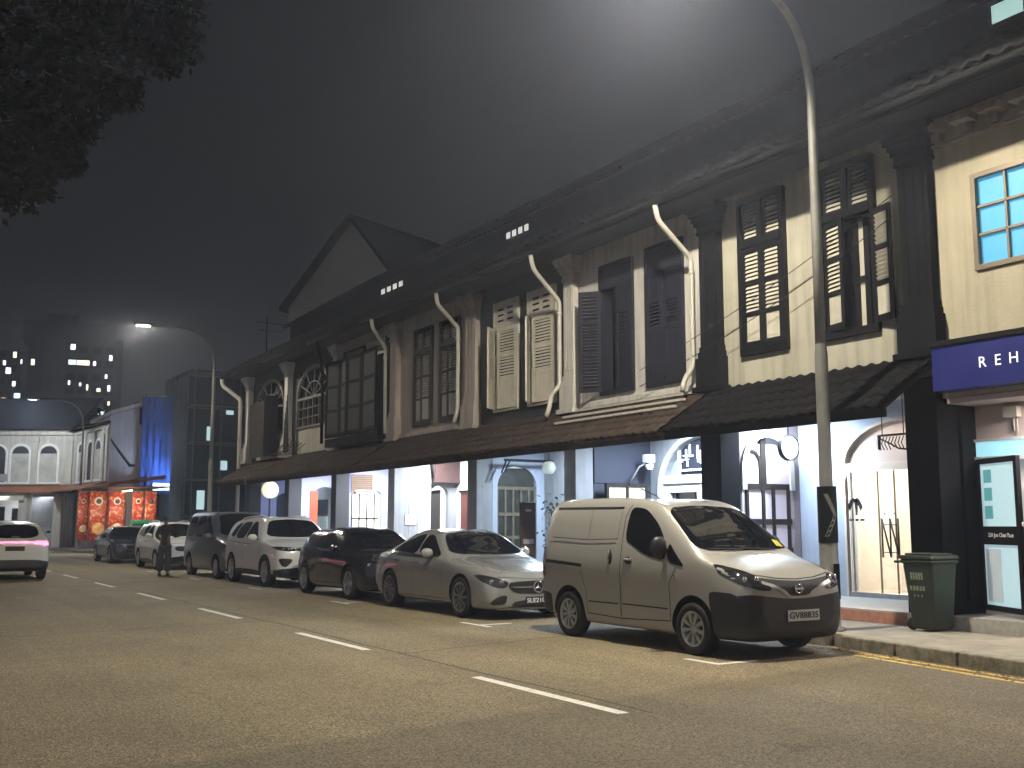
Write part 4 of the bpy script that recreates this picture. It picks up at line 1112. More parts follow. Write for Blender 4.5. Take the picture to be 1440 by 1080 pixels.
def wheel_meshes(r, w, rim_r, spokes, style, tyre_m, rim_m):
    "outer face looks along -x"
    t = MB()
    prof = [(rim_r,-w*.42),(rim_r+.015,-w*.5),(r*.86,-w*.52),(r*.965,-w*.46),(r,-w*.36),(r,w*.36),(r*.965,w*.46),(r*.86,w*.52),(rim_r,w*.42)]
    t.lathe(prof, (0,0,0), 'x', 40)
    for k in range(3): t.lathe([(r*1.001,-w*.25+k*w*.25-.006),(r*1.003,-w*.25+k*w*.25),(r*1.001,-w*.25+k*w*.25+.006)], (0,0,0), 'x', 40)
    m = MB()
    m.lathe([(rim_r+.004,-w*.47),(rim_r-.012,-w*.49),(rim_r-.022,-w*.42),(rim_r-.03,w*.1),(rim_r-.02,w*.4)], (0,0,0), 'x', 40)
    m.lathe([(0,-w*.18),(rim_r-.03,-w*.12)], (0,0,0), 'x', 32, 1)
    m.lathe([(0,-w*.46),(.03,-w*.46),(.036,-w*.43),(.06,-w*.38),(.075,-w*.2)], (0,0,0), 'x', 20)
    for k in range(spokes):
        a0 = 2*math.pi*k/spokes
        offs_ = ((-.11, .11) if style == 'pair' else (0.,))
        for da in offs_:
            wi, wo = (.014, .008) if style == 'pair' else ((.013,.027) if style == 'cover' else (.02,.014))
            ri, ro = .05, rim_r-.012
            def pt(rad, side, x):
                aa = a0 + (da*(.25+.75*rad/ro)); c = Vector((0, math.cos(aa), math.sin(aa))); tdir = Vector((0, -math.sin(aa), math.cos(aa)))
                return Vector((x,0,0)) + c*rad + tdir*side
            v = []
            for rad, wd, x0 in ((ri, wi, -w*.42), (ro*.6, (wi+wo)/2, -w*.455), (ro, wo, -w*.44)):
                v += [pt(rad,-wd,x0), pt(rad,wd,x0), pt(rad,wd*1.1,x0+.035), pt(rad,-wd*1.1,x0+.035)]
            f = []
            for q in range(2):
                for e in range(4): f.append((q*4+e, q*4+(e+1) % 4, q*4+4+(e+1) % 4, q*4+4+e))
            f.append((8,9,10,11)); f.append((3,2,1,0))
            m.add(v, f)
        if style != 'cover':
            pass
    for k in range(5):
        a = 2*math.pi*k/5+.3; m.lathe([(0,-.004),(.008,-.004),(.009,.0)], (-w*.40, .035*math.cos(a), .035*math.sin(a)), 'x', 8, 1)
    return t, m
def paint(name, col, metal=.35, rough=.32, coat=1.):
    return mat(name, col, rough, metal=metal, var=.02, scale=1.5, coat=coat, rvar=0)
def add_part(name, vf, m, root, solid=0., smooth=True):
    vs, fs = vf
    if not fs: return None
    me = bpy.data.meshes.new(name); me.from_pydata(vs, [], fs); me.materials.append(m)
    bm = bmesh.new(); bm.from_mesh(me); bmesh.ops.recalc_face_normals(bm, faces=bm.faces); bm.to_mesh(me); bm.free()
    me.polygons.foreach_set('use_smooth', [smooth]*len(me.polygons))
    o = bpy.data.objects.new(name, me); COL.objects.link(o); o.parent = root; ORG[o.name] = Vector((0,0,0)); return o
def merge(*vfs):
    V = []; F = []
    for v, f in vfs:
        b = len(V); V += v; F += [[i+b for i in q] for q in f]
    return V, F
def mirx(P): return [(-a, b) for a, b in P]

def make_car(spec):
    """builds one vehicle with its front at local y=0 looking along -y"""
    root = thing(spec['name'], spec['label'], spec['cat'], spec['loc'], spec.get('rz', 0), spec.get('group'), local=True)
    st = spec['st']; pm = spec['paint']
    vs, fs = car_shell(st)
    body = mesh_obj('body', vs, fs, [pm, M['rubber']])
    hw = spec['track']/2; cut = MB()
    for yw in spec['axles']:
        for sx in (-1, 1):
            x0, x1 = (-1.3, -(hw-.17)) if sx < 0 else (hw-.17, 1.3)
            cut.lathe([(0,0),(spec['arch'],0),(spec['arch'],x1-x0),(0,x1-x0)], (x0,yw,spec['r']+.01), 'x', 36)
    c = cut.build('cut', [M['rubber']])
    bm = bmesh.new(); bm.from_mesh(c.data); bmesh.ops.recalc_face_normals(bm, faces=bm.faces); bm.to_mesh(c.data); bm.free()
    solid_body = body.data.copy()
    for prism_ in spec.get('openings', ()):   # see-through cabin
        pass
    boolean(body, c)
    if spec.get('zones'):
        body.data.materials.append(M['darkplastic'])
        for p_ in body.data.polygons:
            if p_.material_index == 0 and any(z[0] < p_.center.y < z[1] and p_.center.z < z[2] for z in spec['zones']): p_.material_index = 2
    autosmooth(body)
    body.parent = root; ORG[body.name] = Vector((0,0,0))
    tmp = bpy.data.objects.new('tmp', solid_body); sk = Skin(tmp); bpy.data.objects.remove(tmp)
    sides = ('l', 'r')
    # side glass
    for win in spec['side_windows']:
        for ax in sides: add_part('side_window', sk.patch(win, ax, .006), M['autoglass'], root)
    if spec.get('dlo'):
        for ax in sides: add_part('window_trim', sk.strip(chaikin(spec['dlo'], 2), ax, .03, .009, closed=spec.get('dlo_closed', True)), spec.get('trim', M['chrome']), root)
    add_part('windscreen', sk.patch(spec['windscreen'], 'f', .006, cuts=4), M['autoglass'], root)
    if spec.get('rear_window'): add_part('rear_window', sk.patch(spec['rear_window'], 'b', .006, cuts=4), M['autoglass'], root)
    # lower cladding and bumpers
    for nm, ax, pl, m_ in spec.get('patches', ()):
        add_part(nm, sk.patch(pl, ax, .004), m_, root)
    # shut lines
    for ax, line, w_ in spec.get('seams', ()):
        for a in (sides if ax == 's' else (ax,)): add_part('shut_line', sk.strip(line, a, w_, .0035), M['ink'], root)
    for nm, ax, line, w_, m_ in spec.get('strips', ()):
        for a in (sides if ax == 's' else (ax,)): add_part(nm, sk.strip(line, a, w_, .010), m_, root)
    # lamps
    for P in spec.get('headlamps', ()):
        for q in (P, mirx(P)):
            hl_ = add_part('headlamp', sk.patch(q, 'f', .008), M['lampglass'], root)
            cx = sum(a for a, b in q)/len(q); cz = sum(b for a, b in q)/len(q)
            rr = spec.get('bulb', .035)
            for dx in (-.07, .06):
                h = sk.hit((cx+dx, cz), 'f', .012)
                if h: MB().lathe([(0,-.006),(rr*.5,-.005),(rr,0),(rr*1.1,.01)], (h.x,h.y,h.z), 'y', 14).build('lamp_lens', M['chrome'], hl_)
    for P in spec.get('tail_lamps', ()):
        for ax, q in ((P[0], P[1]), (P[0] if P[0] == 'b' else 'r', mirx(P[1]) if P[0] == 'b' else P[1])):
            add_part('tail_lamp', sk.patch(q, ax, .010), P[2], root)
    if spec.get('roof_rails'):
        for x in (-1, 1):
            b = MB(); pts = []
            for k in range(13):
                y = spec['roof_rails'][0] + (spec['roof_rails'][1]-spec['roof_rails'][0])*k/12
                h = sk.hit((x*spec['roof_rails'][2], y), 't', 0); pts.append(h+Vector((0,0,.045 if 0 < k < 12 else 0)))
            b.tube(pts, .014, 6); b.build('roof_rail', spec.get('trim', M['chrome']), root)
    # mirrors
    my, mz = spec['mirror']
    for sx in (-1, 1):
        h = sk.hit((my, mz), 'l', 0); xx = abs(h.x)
        b = MB(); n = 10
        prof = [(0.,.3),(.03,.75),(.08,.98),(.14,1.),(.19,.8),(.22,.35)]
        vs2 = []
        for (dx, s_) in prof:
            for k in range(n):
                a = 2*math.pi*k/n; ca, sa = math.cos(a), math.sin(a)
                vs2.append((sx*(xx+.03+dx), my-.02+.07*s_*ca*(1 if ca < 0 else .7), mz+.03+spec.get('mir_h', .085)*s_*(abs(sa)**.7)*(1 if sa > 0 else -1)))
        f2 = [(i*n+k, i*n+(k+1) % n, (i+1)*n+(k+1) % n, (i+1)*n+k) for i in range(len(prof)-1) for k in range(n)] + [tuple(range(n)), tuple(range(5*n,6*n))]
        b.add(vs2, f2, 0, True)
        b.box(min(sx*(xx-.04),sx*(xx+.06)), max(sx*(xx-.04),sx*(xx+.06)), my-.03, my+.03, mz-.03, mz+.015, 1)
        b.build('wing_mirror', [spec.get('mirror_m', pm), M['darkplastic']], root)
    # handles
    for (y, z) in spec.get('handles', ()):
        for sx, ax in ((-1,'l'),(1,'r')):
            h = sk.hit((y, z), ax, 0)
            b = MB(); b.tube([(h.x-sx*.01,y-.09,z-.003),(h.x+sx*.028,y-.07,z),(h.x+sx*.03,y+.07,z+.004),(h.x-sx*.01,y+.09,z+.004)], .013, 7)
            b.build('door_handle', spec.get('handle_m', pm), root)
    # wheels
    t, m = wheel_meshes(spec['r'], spec['tw'], spec['rim'], spec['spokes'], spec['style'], M['rubber'], None)
    tyre0 = t.build('tyre', M['rubber']); rim0 = m.build('rim', [spec['rim_m'], M['ink']])
    first = True
    for yw in spec['axles']:
        for sx in (-1, 1):
            wh = bpy.data.objects.new('wheel', None); COL.objects.link(wh); wh.parent = root; wh.empty_display_size = .1
            wh.location = (sx*(hw), yw, spec['r']); wh.rotation_euler = (random.uniform(0, 6), 0, 0) if sx < 0 else (random.uniform(0,6), 0, math.pi)
            for src in (tyre0, rim0):
                o = src if first else src.copy()
                if not first: COL.objects.link(o)
                o.parent = wh
            first = False
    # number plates
    for ax, (x, z), txt, wm, hm, pmat, tmat in spec.get('plates', ()):
        h = sk.hit((x, z), ax, 0); s_ = -1 if ax == 'f' else 1
        hl = [sk.hit((x+dx, z+dz), ax, 0) for dx in (-wm/2, 0, wm/2) for dz in (-hm/2, hm/2)]
        y = (min if ax == 'f' else max)(q.y for q in hl if q) + s_*.008
        b = MB(); b.box(x-wm/2, x+wm/2, min(y, y+s_*.012), max(y, y+s_*.012), z-hm/2, z+hm/2); pl = b.build('number_plate', pmat, root, bevel=.004)
        if txt: put_text(txt, hm*.82, (x, y+s_*.0145, z), 'y-' if ax == 'f' else 'y+', tmat, pl, width=wm*.9, name='plate_lettering')
    if spec.get('extra'): spec['extra'](root, sk)
    return root

# ---- panel van
PV = paint('champagne_van_paint', (.43,.42,.385), .22, .36, .95)
van_st = [
 (0.00,.32,.38,.48,.52,.56,.74,.54,.80,.44,.81),
 (0.05,.24,.31,.64,.50,.71,.78,.68,.865,.58,.89),
 (0.16,.20,.28,.77,.52,.80,.84,.77,.94,.68,.975),
 (0.40,.20,.27,.82,.56,.84,.92,.81,1.02,.74,1.07),
 (0.75,.20,.27,.83,.58,.847,.99,.83,1.125,.76,1.17),
 (1.05,.20,.27,.83,.60,.848,1.02,.835,1.32,.73,1.385),
 (1.40,.20,.27,.83,.62,.848,1.05,.838,1.53,.69,1.60),
 (1.72,.20,.27,.82,.62,.848,1.08,.84,1.70,.655,1.765),
 (2.10,.20,.27,.82,.62,.848,1.09,.842,1.765,.65,1.835),
 (2.80,.20,.27,.82,.62,.848,1.10,.842,1.79,.65,1.86),
 (3.55,.22,.28,.82,.62,.846,1.10,.84,1.785,.655,1.85),
 (3.95,.25,.32,.81,.62,.83,1.10,.825,1.76,.65,1.82),
 (4.14,.27,.34,.76,.62,.79,1.10,.78,1.71,.61,1.765),
 (4.20,.32,.40,.68,.62,.72,1.08,.71,1.65,.55,1.69)]
def van_extra(root, sk):
    # sliding door rail, recessed handles
    for ax, sx in (('l',-1),('r',1)):
        add_part('door_rail', sk.strip([(3.1,.96),(4.02,1.0)], ax, .045, .006), M['ink'], root)
        h = sk.hit((2.46,1.08), ax, 0)
        b = MB(); b.lathe([(0,-.012),(.05,-.012),(.055,0)], (h.x,2.46,1.08), 'x', 16); b.xf(Matrix.Translation((0,2.46,1.08)) @ Matrix.Diagonal((1,.65,1.9,1)) @ Matrix.Translation((0,-2.46,-1.08)))
        b.build('handle_recess', M['ink'], root)
        b = MB(); b.tube([(h.x+sx*.012,2.475,1.0),(h.x+sx*.03,2.48,1.08),(h.x+sx*.012,2.475,1.17)], .012, 6); b.build('door_handle', M['chrome'], root)
        h = sk.hit((2.08,1.05), ax, 0)
        b = MB(); b.lathe([(0,-.012),(.06,-.012),(.065,0)], (h.x,2.08,1.05), 'x', 16); b.xf(Matrix.Translation((0,2.08,1.05)) @ Matrix.Diagonal((1,1.1,.75,1)) @ Matrix.Translation((0,-2.08,-1.05))); b.build('handle_recess', M['ink'], root)
        b = MB(); b.tube([(h.x+sx*.012,2.0,1.06),(h.x+sx*.035,2.08,1.065),(h.x+sx*.012,2.17,1.06)], .014, 6); b.build('door_handle', PV, root)
        h = sk.hit((1.16,.89), ax, .004)
        b = MB(); b.lathe([(0,-.008),(.018,-.006),(.024,.004)], (h.x,1.16,.89), 'x', 12); b.build('side_repeater', M['chrome'], root)
    # grille: black vee with an emblem ring and bar
    G = [(-.56,.80),(-.34,.775),(-.15,.70),(-.10,.655),(.10,.655),(.15,.70),(.34,.775),(.56,.80),(.5,.83),(0,.80),(-.5,.83)]
    gr = add_part('grille', sk.patch([(-.62,.92),(-.40,.83),(-.16,.70),(.16,.70),(.40,.83),(.62,.92),(.3,.88),(0,.865),(-.3,.88)], 'f', .006), M['ink'], root)
    h = sk.hit((-.02,.78), 'f', 0)
    b = MB(); y = h.y-.02
    ring = [(.052*math.cos(2*math.pi*k/28)-.02, y, .78+.048*math.sin(2*math.pi*k/28)) for k in range(29)]
    b.tube(ring, .009, 6, caps=False); b.box(-.09,.05,y-.012,y+.012,.769,.791)
    b.build('emblem', M['chrome'], gr)
    for s_ in (-1, 1):
        add_part('grille_trim', sk.strip([(s_*.15,.685),(s_*.21,.74),(s_*.38,.815),(s_*.54,.86)], 'f', .035, .012), PV, root)
    add_part('lower_intake', sk.patch([(-.36,.33),(.36,.33),(.40,.44),(-.40,.44)], 'f', .006), M['ink'], root)
    # wipers and tax-disc paper on the dash
    b = MB()
    for x0, x1 in ((-.1,-.62),(.45,-.12)):
        a = sk.hit((x0,1.20), 'f', .02); c = sk.hit((x1,1.215), 'f', .02)
        b.tube([a, (a+c)/2+Vector((0,-.02,.0)), c], .009, 5)
    b.build('wiper', M['ink'], root)
    p = sk.patch([(.54,1.24),(.64,1.225),(.645,1.30),(.56,1.32)], 'f', .011, smooth=0); add_part('parking_label', p, mat('yellow_paper', (.5,.42,.06), .7), root)
    b = MB(); h = sk.hit((-.35,2.0), 't', 0); b.tube([h, h+Vector((0,.10,.06)), h+Vector((0,.42,.16))], .007, 5); b.build('aerial', M['ink'], root)
make_car(dict(name='panel_van', label='champagne silver panel van with black front bumper and white number plate', cat='van', loc=(9.2,8.9,0), group='vehicles parked along the kerb',
    st=van_st, paint=PV, zones=[(-1,.50,.66),(3.86,9,.54)], track=1.53, axles=(.86,3.42), arch=.375, r=.30, tw=.19, rim=.2, spokes=9, style='cover', rim_m=M['alloy'],
    side_windows=[[(2.19,1.31),(2.02,1.24),(1.75,1.13),(1.42,1.07),(1.36,1.11),(1.42,1.33),(1.60,1.52),(1.88,1.70),(2.14,1.73),(2.20,1.66)], [(1.33,1.06),(1.02,1.005),(1.02,1.03),(1.18,1.16),(1.33,1.30)]],
    windscreen=[(-.75,1.215),(-.4,1.20),(0,1.195),(.4,1.20),(.75,1.215),(.67,1.48),(.59,1.715),(0,1.75),(-.59,1.715),(-.67,1.48)],
    rear_window=[(-.55,1.15),(.55,1.15),(.5,1.6),(-.5,1.6)],
    patches=[('front_bumper','f',[(-.82,.215),(.82,.215),(.84,.70),(.70,.73),(.45,.70),(.16,.67),(-.16,.67),(-.45,.70),(-.70,.73),(-.84,.70)],M['darkplastic']),
             ('bumper_corner','l',[(.10,.22),(.50,.22),(.52,.42),(.58,.68),(.55,.75),(.10,.73)],M['darkplastic']),('bumper_corner','r',[(.10,.22),(.50,.22),(.52,.42),(.58,.68),(.55,.75),(.10,.73)],M['darkplastic']),
             ('rear_bumper','l',[(3.82,.27),(4.18,.3),(4.18,.58),(3.85,.56)],M['darkplastic']),('rear_bumper','r',[(3.82,.27),(4.18,.3),(4.18,.58),(3.85,.56)],M['darkplastic']),
             ('rear_bumper','b',[(-.78,.3),(.78,.3),(.78,.55),(-.78,.55)],M['darkplastic'])],
    seams=[('s',[(2.24,.34),(2.24,1.2),(2.27,1.6),(2.2,1.76)],.012),('s',[(1.25,.36),(1.27,.8),(1.15,1.0)],.011),('s',[(1.26,.36),(2.24,.32)],.012),('s',[(2.24,.32),(2.98,.34)],.012),
           ('s',[(2.98,.34),(3.0,.6),(3.12,.9)],.008),('s',[(2.3,.50),(2.95,.495)],.016),('s',[(1.3,.50),(2.2,.505)],.016),('s',[(2.36,1.32),(3.0,1.30),(3.9,1.33)],.010),('s',[(2.36,1.32),(2.36,1.68)],.006),('s',[(3.02,1.32),(3.02,1.69)],.006),('s',[(2.36,1.72),(3.92,1.73)],.03),
           ('f',[(-.64,.95),(-.3,.90),(0,.885),(.3,.90),(.64,.95)],.010)],
    strips=[('swage_line','s',[(2.38,1.30),(3.0,1.28),(3.9,1.31)],.022,PV)],
    headlamps=[[(-.79,1.07),(-.815,.94),(-.77,.83),(-.60,.775),(-.42,.765),(-.47,.86),(-.62,.975)]], bulb=.034,
    tail_lamps=[('l',[(4.0,.78),(4.17,.78),(4.17,1.20),(4.06,1.18)],M['redlens'])],
    mirror=(1.36,1.20), mir_h=.135, mirror_m=M['darkplastic'], plates=[('f',(.05,.48),'GV8883S',.50,.125,M['plate_white'],M['ink'])], extra=van_extra))

# ---- silver four door coupe saloon
PC = paint('silver_saloon_paint', (.42,.42,.405), .5, .22)
cla_st = [
 (0.00,.22,.27,.58,.38,.62,.52,.60,.61,.50,.625),
 (0.06,.16,.23,.74,.38,.78,.55,.74,.655,.63,.675),
 (0.22,.15,.22,.83,.42,.86,.61,.82,.715,.71,.75),
 (0.55,.15,.21,.87,.46,.895,.70,.87,.79,.77,.83),
 (1.00,.16,.22,.88,.50,.91,.78,.89,.86,.80,.91),
 (1.45,.18,.24,.88,.52,.915,.84,.895,.93,.80,.985),
 (1.85,.18,.24,.88,.52,.915,.86,.895,1.12,.74,1.17),
 (2.30,.18,.24,.88,.52,.915,.88,.895,1.32,.62,1.375),
 (2.75,.18,.24,.88,.52,.915,.90,.895,1.37,.58,1.43),
 (3.30,.18,.24,.88,.53,.91,.93,.885,1.31,.58,1.385),
 (3.80,.19,.25,.87,.55,.905,.95,.865,1.15,.62,1.235),
 (4.20,.21,.28,.85,.57,.88,.95,.82,1.02,.64,1.07),
 (4.52,.24,.32,.79,.57,.83,.91,.76,.965,.62,1.0),
 (4.66,.28,.38,.70,.57,.74,.86,.66,.93,.55,.965),
 (4.69,.32,.42,.62,.57,.66,.80,.58,.88,.48,.91)]
def star_extra(root, sk):
    h = sk.hit((0,.515), 'f', 0); y = h.y-.03
    g_ = add_part('grille', sk.patch([(-.50,.60),(-.56,.53),(-.42,.42),(0,.40),(.42,.42),(.56,.53),(.50,.60),(0,.615)], 'f', .006, smooth=1), M['ink'], root)
    add_part('grille_bar', sk.strip([(-.52,.515),(-.09,.515)], 'f', .03, .02), M['chrome'], g_); add_part('grille_bar', sk.strip([(.09,.515),(.52,.515)], 'f', .03, .02), M['chrome'], g_)
    b = MB(); ring = [(.088*math.cos(2*math.pi*k/32), y, .515+.088*math.sin(2*math.pi*k/32)) for k in range(33)]
    b.tube(ring, .011, 6, caps=False)
    for k in range(3):
        a = R(90+120*k); d = Vector((math.cos(a),0,math.sin(a))); s = Vector((-math.sin(a),0,math.cos(a)))*.016; c = Vector((0,y,.515))
        b.add([c+s, c-s, c+d*.086, c+Vector((0,-.012,0))], [(0,2,3),(2,1,3),(1,0,3)])
    b.build('emblem', M['chrome'], g_)
    for s_ in (-1,1):
        add_part('corner_vent', sk.patch([(s_*.82,.24),(s_*.78,.34),(s_*.64,.40),(s_*.56,.38),(s_*.60,.25)], 'f', .006, smooth=1), M['ink'], root)
    add_part('lower_intake', sk.patch([(-.52,.205),(.52,.205),(.40,.31),(-.40,.31)], 'f', .006, smooth=1), M['ink'], root)
    add_part('splitter', sk.strip([(-.72,.185),(0,.18),(.72,.185)], 'f', .025, .02), M['chrome'], root)
    for s_ in (-1,1): add_part('bonnet_crease', sk.strip([(s_*.36,.25),(s_*.42,.9),(s_*.50,1.4)], 't', .02, .008), PC, root)
make_car(dict(name='saloon_car', label='silver four door saloon with a round star emblem parked behind the van', cat='car', loc=(9.37,14.72,0), group='vehicles parked along the kerb',
    st=cla_st, paint=PC, zones=[(-1,9,.185)], track=1.62, axles=(.95,3.70), arch=.375, r=.325, tw=.215, rim=.24, spokes=9, style='pair', rim_m=M['darkalloy'],
    side_windows=[[(1.64,.945),(2.63,.975),(2.63,1.325),(2.40,1.325),(2.10,1.19)],[(2.67,.975),(3.40,.99),(3.72,1.03),(3.50,1.16),(3.15,1.27),(2.85,1.325),(2.67,1.325)]],
    dlo=[(1.76,.925),(2.65,.955),(3.45,.97),(3.85,1.03)], dlo_closed=False,
    windscreen=[(-.74,1.01),(0,.985),(.74,1.01),(.66,1.18),(.535,1.345),(0,1.385),(-.535,1.345),(-.66,1.18)],
    rear_window=[(-.5,1.0),(.5,1.0),(.46,1.25),(-.46,1.25)],
    seams=[('s',[(1.55,.3),(1.62,.6),(1.6,.86)],.009),('s',[(2.66,.26),(2.70,.6),(2.66,.95)],.009),('s',[(3.38,.5),(3.58,.75),(3.6,.98)],.009),('s',[(1.55,.27),(3.3,.27)],.010),('f',[(-.68,.675),(0,.635),(.68,.675)],.008)],
    headlamps=[[(-.875,.72),(-.86,.60),(-.76,.515),(-.60,.505),(-.54,.56),(-.56,.61),(-.72,.67)]], bulb=.042,
    tail_lamps=[('b',[(.40,.80),(.70,.78),(.72,.86),(.42,.87)],M['redlens'])],
    handles=[(2.48,.83),(3.35,.86)], handle_m=M['chrome'], mirror=(2.02,.99), plates=[('f',(.03,.30),'SLE2102Y',.52,.12,M['plate_black'],M['white_ink'])], extra=star_extra))

# ---- generic hatch / SUV / MPV stations
def gen_st(L, H, Wd, hood, cowl_y, roof_y, rear_y, belt, nose_z=.60, gz=.2, tail=.12, tum=.62, bootz=None, boot_y=None):
    w = Wd/2; hz = hood
    rows = [
     (0.00,gz+.08,gz+.15,w*.55,.45,w*.60,nose_z,w*.56,nose_z+.10,w*.46,nose_z+.11),
     (0.07,gz+.02,gz+.09,w*.78,.46,w*.82,nose_z+.04,w*.78,nose_z+.17,w*.66,nose_z+.185),
     (0.25,gz,gz+.07,w*.90,.48,w*.93,nose_z+.12,w*.90,hz-.12,w*.78,hz-.09),
     (cowl_y*.6,gz,gz+.07,w*.95,.5,w*.98,belt-.12,w*.955,hz-.03,w*.86,hz+.01),
     (cowl_y,gz,gz+.07,w*.96,.52,w,belt-.05,w*.975,hz+.04,w*.85,hz+.09),
     ((cowl_y*.45+roof_y*.55),gz,gz+.07,w*.96,.52,w,belt-.02,w*.975,(hz+H)/2+.05,w*.76,(hz+H)/2+.12),
     (roof_y,gz,gz+.07,w*.96,.52,w,belt,w*.975,H-.10,w*(tum+.04),H-.03),
     ((roof_y+rear_y)/2,gz,gz+.07,w*.96,.52,w,belt+.02,w*.97,H-.07,w*tum,H)]
    if bootz:
        rows += [(rear_y,gz,gz+.07,w*.96,.55,w*.99,belt+.04,w*.95,H-.12,w*tum,H-.05),
                 (boot_y,gz+.02,gz+.09,w*.94,.56,w*.97,belt+.03,w*.90,bootz,w*.70,bootz+.06),
                 (L-.12,gz+.05,gz+.13,w*.86,.56,w*.89,belt-.04,w*.82,bootz-.03,w*.66,bootz+.02),
                 (L-.02,gz+.1,gz+.2,w*.74,.56,w*.78,belt-.1,w*.70,bootz-.08,w*.56,bootz-.04),(L,gz+.14,gz+.24,w*.66,.56,w*.7,belt-.14,w*.62,bootz-.12,w*.5,bootz-.09)]
    else:
        rows += [(rear_y,gz,gz+.07,w*.96,.55,w*.99,belt+.04,w*.95,H-.11,w*tum,H-.045),
                 (L-tail*2.2,gz+.03,gz+.1,w*.93,.56,w*.96,belt+.04,w*.91,(H+belt)/2+.12,w*.70,(H+belt)/2+.22),
                 (L-.10,gz+.06,gz+.14,w*.86,.56,w*.90,belt-.02,w*.84,belt+.12,w*.70,belt+.22),
                 (L-.02,gz+.1,gz+.2,w*.78,.56,w*.82,belt-.08,w*.75,belt+.02,w*.62,belt+.08),(L,gz+.14,gz+.24,w*.70,.56,w*.74,belt-.12,w*.68,belt-.04,w*.56,belt-.01)]
    return rows
